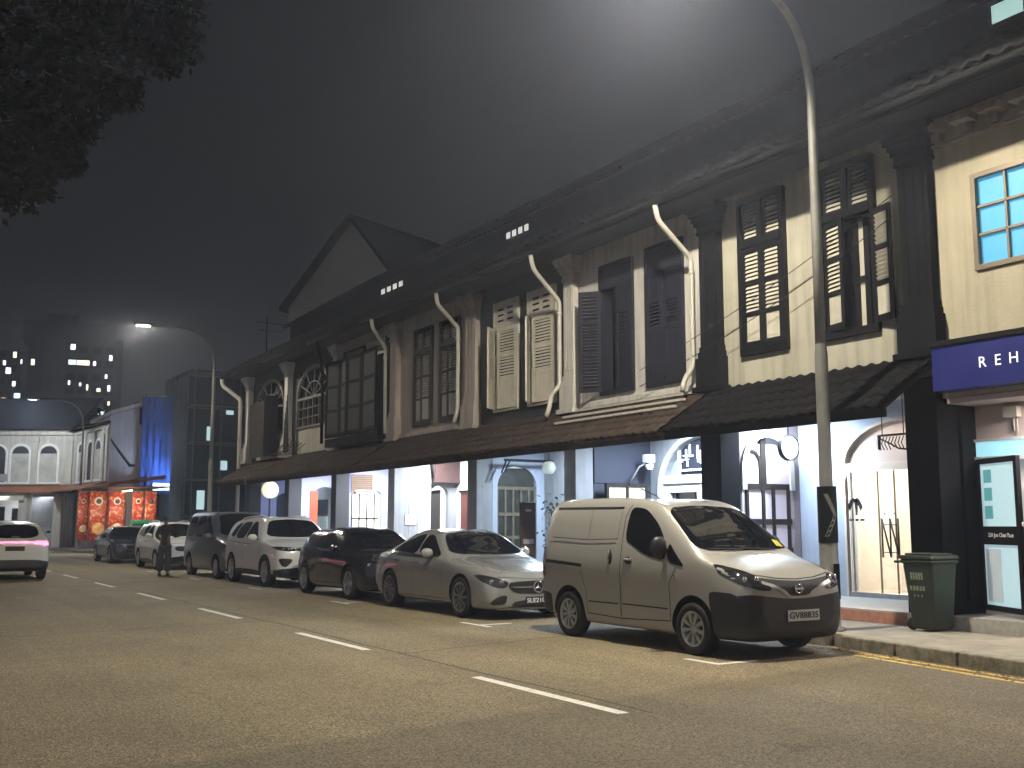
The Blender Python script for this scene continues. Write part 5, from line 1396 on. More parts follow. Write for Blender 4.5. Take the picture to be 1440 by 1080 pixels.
def gen_car(name, label, cat, loc, L, H, Wd, hood, cowl_y, roof_y, rear_y, belt, axles, pm, r=.33, gz=.2, rim_m=None, spokes=5, style='pair', plate=None, rz=0, tail_m=None, clad=None, gr=None, dlo_m=None, extra=None,
            tail=.12, three=False, bootz=None, boot_y=None, rear_plate=None, head=None, nose_z=.6, rails=None, tum=.62, group='vehicles parked along the kerb', tail_poly=None):
    st = gen_st(L, H, Wd, hood, cowl_y, roof_y, rear_y, belt, nose_z, gz, tail=tail, tum=tum, bootz=bootz, boot_y=boot_y); w = Wd/2
    ztop = H-.135
    ys = cowl_y+.28; ye = rear_y+.02; n = 3 if three else 2
    slope = (ztop-belt-.06)/(roof_y+.25-ys)
    A = [(ys,belt+.05)]; wins = []
    cuts = [roof_y+.62, rear_y-.22] if not three else [roof_y+.55, roof_y+1.5, rear_y]
    x0 = ys
    wins.append([(ys,belt+.05),(cuts[0]-.03,belt+.065),(cuts[0]-.03,ztop),(roof_y+.22,ztop-.01)])
    wins.append([(cuts[0]+.03,belt+.065),(cuts[1]-.03,belt+.08),(cuts[1]-.03,ztop-.015),(cuts[0]+.03,ztop)])
    if three: wins.append([(cuts[1]+.03,belt+.08),(L-.30,belt+.1),(L-.42,ztop-.03),(cuts[1]+.03,ztop-.015)])
    elif not bootz: wins.append([(cuts[1]+.03,belt+.085),(min(L-.36,cuts[1]+.5),belt+.14),(min(L-.5,cuts[1]+.4),ztop-.05),(cuts[1]+.03,ztop-.015)])
    else: wins.append([(cuts[1]+.03,belt+.085),(cuts[1]+.34,belt+.10),(cuts[1]+.10,ztop-.06),(cuts[1]+.03,ztop-.02)])
    zc = hood+.11
    ws = [(-w*.80,zc+.02),(0,zc-.005),(w*.80,zc+.02),(w*.70,(zc+ztop)/2+.05),(w*tum*.95,ztop+.02),(0,ztop+.06),(-w*tum*.95,ztop+.02),(-w*.70,(zc+ztop)/2+.05)]
    hd_ = head or [(-w*.93,hood-.10),(-w*.86,hood-.24),(-w*.62,hood-.26),(-w*.56,hood-.21),(-w*.74,hood-.15)]
    patches = []
    g_ = gr or [(-w*.5,nose_z+.12),(-w*.44,nose_z-.06),(w*.44,nose_z-.06),(w*.5,nose_z+.12)]
    patches.append(('grille','f',g_,M['ink']))
    patches.append(('lower_intake','f',[(-w*.62,gz+.12),(w*.62,gz+.12),(w*.55,gz+.26),(-w*.55,gz+.26)],M['ink']))
    if clad:
        for ax in ('l','r'): patches.append(('sill_cladding',ax,[(axles[0]+.4,gz+.02),(axles[1]-.4,gz+.02),(axles[1]-.4,gz+.16),(axles[0]+.4,gz+.16)],M['darkplastic']))
        patches.append(('front_bumper','f',[(-w,gz+.02),(w,gz+.02),(w*.95,gz+.24),(-w*.95,gz+.24)],M['darkplastic']))
        patches.append(('rear_bumper','b',[(-w,gz+.05),(w,gz+.05),(w*.95,gz+.34),(-w*.95,gz+.34)],M['darkplastic']))
    plates = []
    if plate is not None: plates.append(('f',(0,gz+.22),plate,.5,.115,M['plate_black'],M['white_ink']))
    if rear_plate is not None: plates.append(('b',(0,belt-.16),rear_plate,.48,.12,M['plate_black'],M['white_ink']))
    rwz = belt+.12 if not bootz else bootz+.08
    return make_car(dict(name=name, label=label, cat=cat, loc=loc, rz=rz, group=group, zones=[(-1,.34,gz+.2),(L-.4,L+1,gz+.3),(-1,L+1,gz+.1)] if clad else [(-1,L+1,gz+.055)], st=st, paint=pm, track=Wd-.22, axles=axles, arch=r+.055, r=r, tw=.21, rim=r*.70, spokes=spokes, style=style, rim_m=rim_m or M['alloy'],
        side_windows=wins, windscreen=ws, rear_window=[(-w*.66,rwz),(w*.66,rwz),(w*.56,H-.12),(-w*.56,H-.12)], patches=patches,
        dlo=[(ys-.05,belt+.03),(cuts[0],belt+.045),(cuts[1],belt+.06),(cuts[1]+.3,belt+.08)] if dlo_m else None, dlo_closed=False, trim=dlo_m,
        seams=[('s',[(cowl_y+.1,gz+.2),(cowl_y+.12,belt-.05)],.009),('s',[(cuts[0],gz+.1),(cuts[0],belt+.05)],.009),('s',[(cuts[1]-.25,.6),(cuts[1],belt+.05)],.009),('s',[(cowl_y+.1,gz+.12),(axles[1]-.45,gz+.12)],.01),('f',[(-w*.74,hood-.11),(0,hood-.14),(w*.74,hood-.11)],.008)],
        headlamps=[hd_], bulb=.035, tail_lamps=[('b',tail_poly or [(w*.45,belt-.12),(w*.84,belt-.14),(w*.86,belt+.02),(w*.48,belt-.01)],tail_m or M['redlens'])],
        handles=[(cuts[0]-.16,belt-.1),(cuts[1]-.25,belt-.08)], mirror=(cowl_y+.42,belt+.08), plates=plates, roof_rails=rails, extra=extra))
def chrome_wing(root, sk):
    w_ = .45
    add_part('grille_trim', sk.strip(chaikin([(-.55,.70),(-.40,.55),(0,.50),(.40,.55),(.55,.70)],2,False), 'f', .042, .014), M['chrome'], root)
    b = MB(); h = sk.hit((0,.62),'f',0)
    if h:
        b.tube([(.07*math.cos(2*math.pi*k/24), h.y-.015, .64+.055*math.sin(2*math.pi*k/24)) for k in range(25)], .007, 5, caps=False); b.build('emblem', M['chrome'], root)
gen_car('hatchback_car','glossy black hatchback with chrome grille wing parked behind the silver saloon','car',(9.38,19.62,0),4.12,1.46,1.78,.90,1.10,1.95,2.75,.92,(.88,3.45),
        paint('gloss_black_paint',(.012,.012,.014),.2,.2),gz=.18,rim_m=M['alloy'],extra=chrome_wing,dlo_m=M['chrome'],nose_z=.56,plate='',tail=.24)
def suv_extra(root, sk):
    for s_ in (-1,1):
        add_part('fog_lamp_recess', sk.patch([(s_*.86,.71),(s_*.54,.69),(s_*.58,.60),(s_*.70,.49),(s_*.80,.53)],'f',.008), M['ink'], root)
    add_part('roof_band', sk.strip([(2.1,1.02),(3.9,1.08)],'l',.012,.008), M['ink'], root)
gen_car('suv_car','pearl white sport utility car with dark lower bumper between black hatchback and dark people carrier','car',(9.40,24.78,0),4.60,1.72,1.90,1.08,1.20,2.0,3.75,1.08,(.92,3.66),
        paint('pearl_white_paint',(.72,.71,.68),.05,.28),r=.365,gz=.24,clad=True,nose_z=.76,plate='',extra=suv_extra,rails=(2.0,4.0,.56),
        head=[(-.90,.99),(-.86,.90),(-.60,.86),(-.46,.88),(-.50,.95)], gr=[(-.48,.95),(-.46,.86),(.46,.86),(.48,.95)])
gen_car('people_carrier','dark grey boxy people carrier with windscreen label parked behind the white sport utility car','van',(9.40,29.35,0),4.70,1.90,1.74,1.08,.95,1.75,4.2,1.08,(.85,3.70),
        paint('dark_grey_paint',(.11,.12,.145),.35,.28),r=.32,gz=.2,three=True,nose_z=.74,tum=.74,plate='')
gen_car('crossover_car','white compact crossover beside the standing person','car',(9.40,36.6,0),4.35,1.62,1.75,1.00,1.05,1.85,3.6,1.02,(.86,3.45),
        paint('white_paint',(.66,.66,.64),.0,.3),r=.32,gz=.19,nose_z=.68,plate='',rails=(1.9,3.6,.5),clad=True)
gen_car('saloon_car','dark blue grey saloon with bright grille parked farthest beyond the white crossover','car',(9.30,43.6,0),4.85,1.45,1.84,.92,1.35,2.2,3.6,.94,(.92,3.8),
        paint('dark_blue_grey_paint',(.05,.06,.075),.5,.25),r=.33,gz=.18,bootz=1.0,boot_y=4.3,extra=chrome_wing,nose_z=.60,plate='')
# ---- cars on the move
def tail_extra(root, sk):
    add_part('tail_light_bar', sk.strip([(-.80,1.03),(.80,1.03)],'b',.03,.012), M['brake'], root)
    b = MB(); h = sk.hit((0,1.16),'b',0)
    b.box(-.10,.10,h.y,h.y+.02,1.15,1.20); b.build('emblem', M['chrome'], root)
gen_car('suv_car','white sport utility car driving away with its brake lamps lit pink','car',(3.58,36.62,0),4.74,1.62,1.86,1.04,1.25,2.1,3.7,1.02,(.95,3.64),
        paint('white_suv_paint',(.66,.65,.62),.05,.28),r=.36,gz=.22,clad=True,rz=math.pi,tail_m=M['brake'],rear_plate='',extra=tail_extra,nose_z=.72,group='cars driving on the road',
        tail_poly=[(.46,.99),(.88,.93),(.90,1.05),(.50,1.07)])
gen_car('hatchback_car','small dark hatchback turning at the far junction before the corner shophouse','car',(8.3,66.2,0),4.0,1.55,1.72,.95,1.05,1.8,3.1,1.0,(.8,3.3),
        paint('dark_red_paint',(.06,.02,.02),.2,.3),rz=math.pi*.93,rear_plate='',group='cars driving on the road')
# ================================================================== street furniture
def lamp_post(label, base, head, base_r=.086, lit=None, sign=False):
    bx, by, bz = base; hx, hy, hz = head
    root = thing('street_lamp', label, 'street lamp', base, group='street lamps along the kerb')
    b = MB(); b.lathe([(.17,0),(.17,.03),(.125,.05),(.12,1.15),(base_r,1.3),(base_r,3.6),(base_r*.86,3.7),(base_r*.84,3.75)], base, 'z', 20)
    # curved upper mast and arm
    ztop = hz-1.0
    pts = [(bx,by,bz+3.7),(bx,by,bz+5.2),(bx,by,ztop-.7)]; n = 14
    rx = bx-hx
    P0, P1, P2, P3 = Vector((bx,by,ztop-.7)), Vector((bx+.02,by,hz-.25)), Vector((bx-rx*.22,by,hz+.02)), Vector((bx-rx*.55,by+(hy-by)*.5,hz+.05))
    for i in range(1, n+1):
        t = i/n; pts.append(P0*(1-t)**3+P1*3*t*(1-t)**2+P2*3*t*t*(1-t)+P3*t**3)
    pts.append(Vector((hx+.3,hy,hz+.02)))
    m_ = len(pts); rad = [base_r*.84]+[base_r*.8]+[base_r*(.72-.34*(i/(m_-3))) for i in range(m_-2)]
    b.tube(pts, rad, 14)
    b.build('mast', M['galv'], root)
    b = MB()
    prof = [(-.34,.05,.04),(-.26,.11,.055),(-.05,.145,.06),(.22,.13,.055),(.36,.07,.04)]
    vs = []; k_ = 12
    for (dx, hw, hh) in prof:
        for k in range(k_):
            a = 2*math.pi*k/k_; vs.append((hx-dx*-1, hy+hw*math.cos(a), hz+.03+hh*(math.sin(a) if math.sin(a) > 0 else math.sin(a)*.35)))
    b.add(vs, [(i*k_+k, i*k_+(k+1) % k_, (i+1)*k_+(k+1) % k_, (i+1)*k_+k) for i in range(4) for k in range(k_)]+[tuple(range(k_)), tuple(range(4*k_,5*k_))], 0, True)
    hd = b.build('lamp_head', M['galv'], root)
    b = MB(); b.box(hx-.24,hx+.2,hy-.09,hy+.09,hz-.006,hz+.004); b.build('lamp_lens', lit or M['lampglass'], hd)
    b = MB(); b.box(bx-.05,bx+.05,by-.13,by-.118,.55,1.0); b.build('access_door', M['gutter'], root)
    if sign:
        s = MB(); n = 12
        v = []
        for k in range(n+1):
            a = R(150)+R(200)*k/n
            for z in (bz+1.12, bz+1.85): v.append((bx+.128*math.cos(a), by+.128*math.sin(a), z))
        s.add(v, [(2*k,2*k+2,2*k+3,2*k+1) for k in range(n)], 0, True); sp = s.build('warning_band', M['black'], root)
        c = MB()
        def cyl(a, z): return (bx+.1315*math.cos(a), by+.1315*math.sin(a), z)
        zz = bz+1.2
        for k in range(8):
            f0, f1 = 1-abs(k-4)/4, 1-abs(k+1-4)/4
            a0, a1 = R(205)+R(55)*f0, R(205)+R(55)*f1; z0, z1 = zz+.55*k/8, zz+.55*(k+1)/8
            c.add([cyl(a0,z0), cyl(a0+R(24),z0), cyl(a1+R(24),z1), cyl(a1,z1)], [(0,1,2,3)])
        c.build('chevron', M['galv'], sp)
    return root
M['lamp_lit'] = emit('lit_street_lamp', (1.,.86,.62), 60.)
lamp_post('tall grey street lamp rising past the cream shophouse in front of its lit entrance', (10.82,9.92,.15), (8.2,9.92,8.75), lit=M['lamp_lit'], sign=True)
lamp_post('lit grey street lamp with a wide conical base beside the dark people carrier', (10.82,39.3,.15), (8.22,39.3,8.62), lit=M['lamp_lit'])
M['lamp_dim'] = emit('dim_street_lamp', (.9,.95,1.), 6.)
lamp_post('slim dim street lamp before the far white corner shophouse', (10.7,66.2,.15), (7.9,66.2,8.6), base_r=.08, lit=M['lamp_dim'])
b = MB(); b.prism([(38.9,.2),(39.7,.2),(39.35,1.9),(39.25,1.9)], 'x', 10.72, 10.92); 

# wheelie bin
bn = thing('wheelie_bin', 'dark green wheelie bin standing on the pavement before the black pillar', 'bin', (11.95,9.2,.15))
BX, BY = 11.92, 9.22
b = MB()
def frus(mb, x0,x1,y0,y1,z0, X0,X1,Y0,Y1,z1, mi=0):
    mb.add([(x0,y0,z0),(x1,y0,z0),(x1,y1,z0),(x0,y1,z0),(X0,Y0,z1),(X1,Y0,z1),(X1,Y1,z1),(X0,Y1,z1)], [(3,2,1,0),(4,5,6,7),(0,1,5,4),(1,2,6,5),(2,3,7,6),(3,0,4,7)], mi)
frus(b, BX-.19,BX+.19,BY-.17,BY+.17,.17, BX-.26,BX+.25,BY-.22,BY+.24,1.06)
b.box(BX-.28,BX+.27,BY-.24,BY+.26,1.0,1.055)
b.build('bin_body', M['green_bin'], bn, bevel=.03)
b = MB()
frus(b, BX-.29,BX+.28,BY-.25,BY+.28,1.06, BX-.28,BX+.26,BY-.23,BY+.26,1.11); b.box(BX-.22,BX+.2,BY-.2,BY+.22,1.11,1.135); b.box(BX-.06,BX+.3,BY+.3,BY+.42,1.03,1.10)
b.build('bin_lid', M['green_bin'], bn, bevel=.015)
b = MB(); b.tube([(BX-.24,BY+.36,1.02),(BX+.24,BY+.36,1.02)], .018, 8); b.build('handle', M['green_bin'], bn)
for s_ in (-1, 1):
    b = MB(); b.lathe([(0,-.02),(.07,-.02),(.08,-.01),(.08,.01),(.07,.02),(0,.02)], (BX+s_*.165,BY+.18,.23), 'x', 18); b.build('wheel', M['rubber'], bn)
b = MB(); fd_ = mat('faded_white_print', (.22,.25,.18), .7, var=.5, scale=40)
for j, (z, h_, w_) in enumerate(((.80,.09,.20),(.66,.06,.24),(.58,.03,.14))):
    for k in range(5):
        if j == 2 and k % 2: continue
        y = BY+.02+w_/2-w_*k/5; xx = BX-.19-.07*(z-.17)/.89-.003
        b.add([(xx-.002,y,z),(xx-.002,y-w_/5*.7,z),(xx-.002-.0093*h_*10,y-w_/5*.7,z+h_),(xx-.002-.0093*h_*10,y,z+h_)], [(0,1,2,3)])
b.build('bin_print', fd_, bn)

# fallen leaves along the kerb (uncountable litter)
b = MB(); rl = random.Random(11)
for k in range(420):
    y = rl.uniform(4.6,9.6); kx = 10.35 if y > 9.4 else (9.97+(10.4-9.97)*(y-6.6)/2.8 if y > 6.6 else 9.72+(9.97-9.72)*(y-4)/2.6)
    x = kx-.02-abs(rl.gauss(0,.22)); a = rl.uniform(0,6.3); s_ = rl.uniform(.012,.04); t = rl.uniform(-.012,.02)
    c, s2 = math.cos(a)*s_, math.sin(a)*s_
    b.add([(x+c,y+s2,.008+t*.3),(x-s2*.5,y+c*.5,.014),(x-c,y-s2,.008),(x+s2*.5,y-c*.5,.012)], [(0,1,2,3)])
lf = b.build('leaf_litter', mat('dry_leaf', (.16,.12,.05), .8, var=.6, scale=20), recalc=False); lf['kind'] = 'stuff'
tag(lf, 'dry leaf litter scattered in the gutter along the kerb', 'leaf litter')

# ================================================================== person seen from behind
def skinned(name, joints, bones, mt, parent, sub=2, root_i=0):
    me = bpy.data.meshes.new(name); me.from_pydata([Vector(j[:3]) for j in joints], bones, [])
    o = bpy.data.objects.new(name, me); COL.objects.link(o)
    md = o.modifiers.new('skin', 'SKIN'); md.use_smooth_shade = True; md.branch_smoothing = .4
    me.skin_vertices.new() if not me.skin_vertices else None
    sv = me.skin_vertices[0].data
    for i, j in enumerate(joints):
        r_ = j[3]; sv[i].radius = r_ if isinstance(r_, tuple) else (r_, r_); sv[i].use_root = (i == root_i)
    sb = o.modifiers.new('sub', 'SUBSURF'); sb.levels = sub; sb.render_levels = sub
    dg = bpy.context.evaluated_depsgraph_get(); dg.update()
    m2 = bpy.data.meshes.new_from_object(o.evaluated_get(dg)); bpy.data.objects.remove(o)
    m2.materials.clear(); m2.materials.append(mt); m2.name = name
    for p in m2.polygons: p.use_smooth = True
    o = bpy.data.objects.new(name, m2); COL.objects.link(o); o.parent = parent; ORG[o.name] = Vector((0,0,0)); return o
PS = thing('person', 'person in dark long shirt and loose grey trousers standing in the road, seen from behind', 'person', (7.78,32.9,0), R(-24), local=True)
skin_m = mat('dark_skin', (.13,.075,.05), .55, var=.1, scale=12); shirt = mat('dark_shirt_cloth', (.022,.021,.021), .9, var=.3, scale=9); trouser = mat('dark_grey_trouser_cloth', (.05,.052,.06), .9, var=.25, scale=8); hairm = mat('black_hair', (.008,.007,.007), .6, var=.3, scale=30)
# body faces +y (away from the camera)
jb = [(0,0,.95,.12),(0,.0,1.15,.12),(0,-.01,1.36,.145),(0,.0,1.48,.07),(0,.015,1.55,.055),(0,.03,1.64,.095),(0,.03,1.735,.075),
      (-.17,0,1.42,.062),(-.25,.02,1.17,.048),(-.20,.22,1.05,.036),(-.19,.28,1.045,.034),
      (.17,0,1.42,.062),(.26,.04,1.18,.048),(.30,.27,1.16,.036),(.30,.33,1.165,.034),
      (-.095,0,.86,.095),(-.12,.01,.48,.065),(-.13,-.01,.10,.045),(-.14,.14,.04,.035),
      (.095,0,.86,.095),(.10,.02,.48,.065),(.09,0,.10,.045),(.10,.15,.04,.035)]
bb = [(0,1),(1,2),(2,3),(3,4),(4,5),(5,6),(2,7),(7,8),(8,9),(9,10),(2,11),(11,12),(12,13),(13,14),(0,15),(15,16),(16,17),(17,18),(0,19),(19,20),(20,21),(21,22)]
skinned('body', jb, bb, skin_m, PS)
js = [(0,0,.84,(.165,.125)),(0,0,1.0,(.16,.125)),(0,0,1.15,(.165,.13)),(0,-.01,1.36,(.175,.125)),(0,0,1.475,(.085,.075)),(-.17,0,1.42,.082),(-.25,.02,1.17,.068),(-.215,.15,1.09,.056),(.17,0,1.42,.082),(.26,.04,1.18,.068),(.285,.18,1.165,.056)]
skinned('shirt', js, [(0,1),(1,2),(2,3),(3,4),(3,5),(5,6),(6,7),(3,8),(8,9),(9,10)], shirt, PS)
jt = [(0,0,.96,(.15,.12)),(-.09,0,.84,(.115,.115)),(-.125,.01,.46,(.105,.105)),(-.135,-.01,.10,(.095,.10)),(.09,0,.84,(.115,.115)),(.105,.02,.46,(.105,.105)),(.095,0,.10,(.095,.10))]
skinned('trousers', jt, [(0,1),(1,2),(2,3),(0,4),(4,5),(5,6)], trouser, PS)
b = MB()
for i in range(7):
    pass
hp = []
for i in range(9):
    for k in range(16):
        ph = math.pi*.62*i/8; a = 2*math.pi*k/16
        hp.append((.098*math.sin(ph)*math.cos(a), .022+.112*math.sin(ph)*math.sin(a)-.01*i/8, 1.675+.118*math.cos(ph)))
hb = MB(); hb.add(hp, [(i*16+k, i*16+(k+1) % 16, (i+1)*16+(k+1) % 16, (i+1)*16+k) for i in range(8) for k in range(16)], 0, True); hb.build('hair', hairm, PS)
for s_ in (-1, 1):
    hb = MB(); hb.lathe([(0,-.012),(.022,-.008),(.03,0),(.022,.01),(0,.012)], (s_*.098,.03,1.635), 'x', 10); hb.build('ear', skin_m, PS)
fb = MB(); fb.tube([(0,.115,1.67),(0,.142,1.63),(0,.118,1.615)], [.01,.016,.012], 8); fb.tube([(-.028,.118,1.585),(0,.126,1.583),(.028,.118,1.585)], .007, 6); fb.build('nose_and_mouth', skin_m, PS)
eb = MB()
for s_ in (-1,1): eb.lathe([(0,-.006),(.01,-.004),(.014,.004)], (s_*.036,.118,1.655), 'y', 10)
eb.build('eye', M['ink'], PS)
for s_, (wx, wy, wz) in ((-1,(-.19,.28,1.045)), (1,(.30,.33,1.165))):
    j = [(wx,wy,wz,.026),(wx,wy+.045,wz,(.034,.018))]; bn_ = [(0,1)]
    for q, (dx, L_) in enumerate(((-.028,.062),(-.010,.07),(.009,.066),(.026,.052))):
        i0 = len(j); j += [(wx+dx,wy+.085,wz-.004,.010),(wx+dx*1.1,wy+.085+L_*.55,wz-.018,.0088),(wx+dx*1.1,wy+.085+L_*.85,wz-.045,.0078)]
        bn_ += [(1,i0),(i0,i0+1),(i0+1,i0+2)]
    i0 = len(j); j += [(wx-s_*.040,wy+.035,wz+.008,.011),(wx-s_*.058,wy+.075,wz-.002,.009)]; bn_ += [(0,i0),(i0,i0+1)]
    skinned('hand', j, bn_, skin_m, PS, sub=1)
for s_, x in ((-1,-.137),(1,.097)):
    hb = MB(); prof = [(-.10,.030,.05),(-.07,.042,.075),(0,.045,.085),(.1,.046,.06),(.16,.04,.045),(.19,.02,.03)]
    vs = []
    for (dy, hw, hh) in prof:
        for k in range(10):
            a = 2*math.pi*k/10; vs.append((x+hw*math.cos(a), dy+.02, max(.004, hh*.5+hh*.5*math.sin(a))))
    hb.add(vs, [(i*10+k, i*10+(k+1) % 10, (i+1)*10+(k+1) % 10, (i+1)*10+k) for i in range(5) for k in range(10)]+[tuple(range(10)), tuple(range(50,60))], 0, True); hb.build('shoe', M['rubber'], PS)

# ================================================================== overhanging tree, top left
def leaf_crown(mb, clumps, n, size, rng, squash=.8):
    for k in range(n):
        c, r = clumps[rng.randrange(len(clumps))]
        d = Vector((rng.gauss(0,1), rng.gauss(0,1), rng.gauss(0,1))).normalized()*r*rng.uniform(.25,1)**.6
        p = Vector(c)+Vector((d.x,d.y,d.z*squash))
        t = Vector((rng.uniform(-1,1), rng.uniform(-1,1), rng.uniform(-1,.35))).normalized(); s = t.orthogonal().normalized()
        s = (s*math.cos(rng.uniform(0,3)) + t.cross(s)*math.sin(rng.uniform(0,3)))*size*.26; t = t*size*rng.uniform(.7,1.3)
        mb.add([p, p+t*.45+s, p+t, p+t*.45-s], [(0,1,2,3)])
leafm = mat('tree_leaf', (.014,.018,.008), .9, spec=.05, var=.6, scale=2.2)
bark = mat('bark', (.07,.055,.04), .9, var=.4, scale=6, bump=.6, bscale=20)
rt = random.Random(21)
tr = thing('tree', 'dark leafy tree overhanging the road from the upper left', 'tree', (-3.6,22.5,0))
b = MB(); b.tube([(-3.6,22.5,0),(-3.5,22.6,3),(-3.2,22.8,6),(-2.4,23.2,8.5)], [.5,.4,.34,.28], 12)
cl = [((x,y,z), r) for (x, y, z, r) in TREE_CLUMPS]
for (x, y, z, r) in TREE_CLUMPS:
    A_ = Vector((-2.5,23.1,8.2)); C_ = Vector((x,y,z)); B_ = A_.lerp(C_, .5)+Vector((0,0,.8))
    b.tube([A_*(1-t)**2+B_*2*t*(1-t)+C_*t*t for t in [i/6 for i in range(7)]], [.13-.018*i for i in range(7)], 6)
b.build('trunk', bark, tr)
b = MB(); leaf_crown(b, cl, 11000, .24, rt); b.build('crown', leafm, tr, recalc=False)

# ================================================================== far side of the junction
FC = Vector((10.9,70.3,0)); FD = Vector((-3.9,2.4,0)).normalized(); FN = Vector((FD.y,-FD.x,0)); FN = FN if FN.y < 0 else -FN
cs = thing('corner_shophouse', 'white two storey corner shophouse with arched windows and terracotta awning at the road end', 'shophouse', (8,71,0))
cs_m = mat('far_white_plaster', (.50,.47,.42), .8, var=.15, scale=.9, streak=.35)
def fmat(origin, d, nrm): # local x along facade, y outward, z up
    return Matrix(((d.x,nrm.x,0,origin.x),(d.y,nrm.y,0,origin.y),(0,0,1,0),(0,0,0,1)))
FM = fmat(FC, FD, FN)
WD = Vector((.75,-7.2,0)).normalized(); WN = Vector((-1,-.1,0)).normalized(); WM = fmat(FC, WD, WN)
b = MB(); b.box(0,16,-.3,0,3.6,7.3); b.box(0,16,-8,-.31,0,7.3); b.box(0,16,0,.12,7.0,7.2); b.box(0,16,0,.16,7.2,7.32)
b.xf(FM); st_ = len(b.v); b.box(0,7.3,-.3,0,3.6,7.2); b.box(0,7.3,-3,-.31,0,7.2); b.box(0,7.3,0,.12,6.95,7.15); b.xf(WM, st_)
b.build('wall', cs_m, cs)
b = MB()
b.prism([(0,7.32),(.5,7.32),(-4.2,9.8)], 'x', 0, 16); 
for i in range(len(b.v)): v = b.v[i]; b.v[i] = Vector((v.x, v.y, v.z))
b.xf(FM); st_ = len(b.v); b.prism([(-.1,7.21),(.4,7.21),(-4.2,9.2)], 'x', -1.5, 7.2); b.xf(WM, st_)
b.build('roof', M['rooftile'], cs)
terr = mat('terracotta_awning', (.20,.075,.035), .8, var=.4, scale=1.5)
b = MB(); b.prism([(0,3.9),(1.5,3.45),(1.5,3.38),(0,3.75)], 'x', -.6, 16); b.xf(FM); st_ = len(b.v); b.prism([(0,3.95),(1.4,3.5),(1.4,3.43),(0,3.8)], 'x', 0, 7.3); b.xf(WM, st_); b.build('awning', terr, cs)
for M_, xs in ((FM, (1.55,3.3,4.75,6.6,8.3)), (WM, (1.6,3.6,5.2))):
    for x in xs:
        b = MB(); ring = MB()
        arch_ring(b, 'y', 0.0, .07, x, .55, 5.85, .5, .12, 4.1); b.box(x-.8,x+.8,0,.1,3.98,4.1); b.xf(M_)
        w_ = b.build('window', M['whitewall'], cs)
        b = MB(); b.prism([(x-.54,4.11)]+arch_pts(x,.54,5.85,.49)+[(x+.54,4.11)], 'y', .01, .02); b.xf(M_); b.build('pane', mat('far_shutter_white', (.42,.41,.37), .7, var=.25, scale=2) if x not in (4.75,3.6) else M['greypanel'], w_)
        b = MB(); b.prism([(x-.5,5.86)]+arch_pts(x,.5,5.86,.44)+[(x+.5,5.86)], 'y', .022, .03); b.xf(M_); b.build('fanlight', M['charcoal'], w_)
for M_, xs in ((FM, (.25,2.4,5.7,7.5,9.4)), (WM, (.5,2.6,4.4,6.3,7.0))):
    for x in xs:
        b = MB(); b.box(x-.2,x+.2,.001,.14,3.95,6.95); b.box(x-.26,x+.26,.001,.18,6.6,6.8); b.xf(M_); b.build('pilaster', cs_m, cs)
for x in (0.3,2.4,5.7,9.0):
    b = MB(); b.box(x-.25,x+.25,.9,1.3,.15,3.4); b.xf(FM); b.build('pillar', cs_m, cs)
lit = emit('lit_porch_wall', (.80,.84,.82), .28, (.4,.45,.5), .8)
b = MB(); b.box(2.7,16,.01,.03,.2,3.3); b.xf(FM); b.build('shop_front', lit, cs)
for x, z0, z1, w_ in ((3.2,.2,2.5,.8),(4.5,.4,2.6,.9),(6.2,.2,2.4,1.0),(7.4,.2,2.4,.7)):
    b = MB(); b.box(x-w_/2,x+w_/2,.04,.06,z0,z1); b.xf(FM); b.build('shop_window', M['slate'], cs)
b = MB(); b.box(.3,2.4,.03,.05,.2,3.3); b.xf(FM); b.build('shop_shutter', M['greywall'], cs)
b = MB(); b.box(2.3,16,1.31,1.4,2.95,3.3); b.xf(FM); b.build('fascia_board', M['creampaint'], cs)
b = MB(); b.box(4.0,4.9,.075,.09,4.15,4.6); b.xf(FM); b.build('window_banner', M['greywall'], cs)

# side wall building with lean-to roof, then scaffolded building under netting
sb = thing('side_house', 'lilac grey blank gable wall with sloping coping beside the blue netting', 'house', (12.6,63,0))
b = MB(); b.prism([(11.62,.15),(13.15,.15),(13.15,8.2),(11.62,7.65)], 'y', 62.9, 69)
b.build('wall', mat('lilac_grey_plaster', (.36,.33,.37), .8, var=.12, scale=1.1, streak=.2), sb)
b = MB(); b.prism([(11.55,7.66),(13.6,8.38),(14.6,8.75),(14.6,8.95),(11.55,7.86)], 'y', 62.7, 69.2); b.build('coping', cs_m, sb)
b = MB(); b.prism([(11.62,6.35),(11.62,6.2),(12.7,4.75),(13.0,4.75),(13.0,4.9),(12.75,4.9)], 'y', 62.82, 62.899); b.build('narrow_strip', M['black'], sb)  # narrow black strip sloping down across the wall
b = MB(); b.prism([(10.6,3.5),(13.5,3.9),(13.5,4.1),(10.6,3.62)], 'y', 57.5, 63); b.build('lean_to_roof', terr, sb)
nb = thing('scaffolded_house', 'house wrapped in deep blue construction netting with a floodlight at its foot', 'house', (14.6,60,0))
b = MB(); n = 26
vs = []; fs = []
def cloth(mb, p0, p1, z0, z1, nx=40, nz=24, amp=.10, seed=0):
    vs = []
    for i in range(nx+1):
        for j in range(nz+1):
            p = Vector(p0).lerp(Vector(p1), i/nx); d = (Vector(p1)-Vector(p0)).normalized(); nn_ = Vector((d.y,-d.x,0))
            a = amp*math.sin(i*.9+seed)*(.5+.5*math.sin(j*.5+i*.13)) + amp*.6*noise.noise(Vector((i*.3,j*.3,seed)))
            q = p+nn_*a; vs.append((q.x,q.y,z0+(z1-z0)*j/nz))
    mb.add(vs, [(i*(nz+1)+j,(i+1)*(nz+1)+j,(i+1)*(nz+1)+j+1,i*(nz+1)+j+1) for i in range(nx) for j in range(nz)], 0, True)
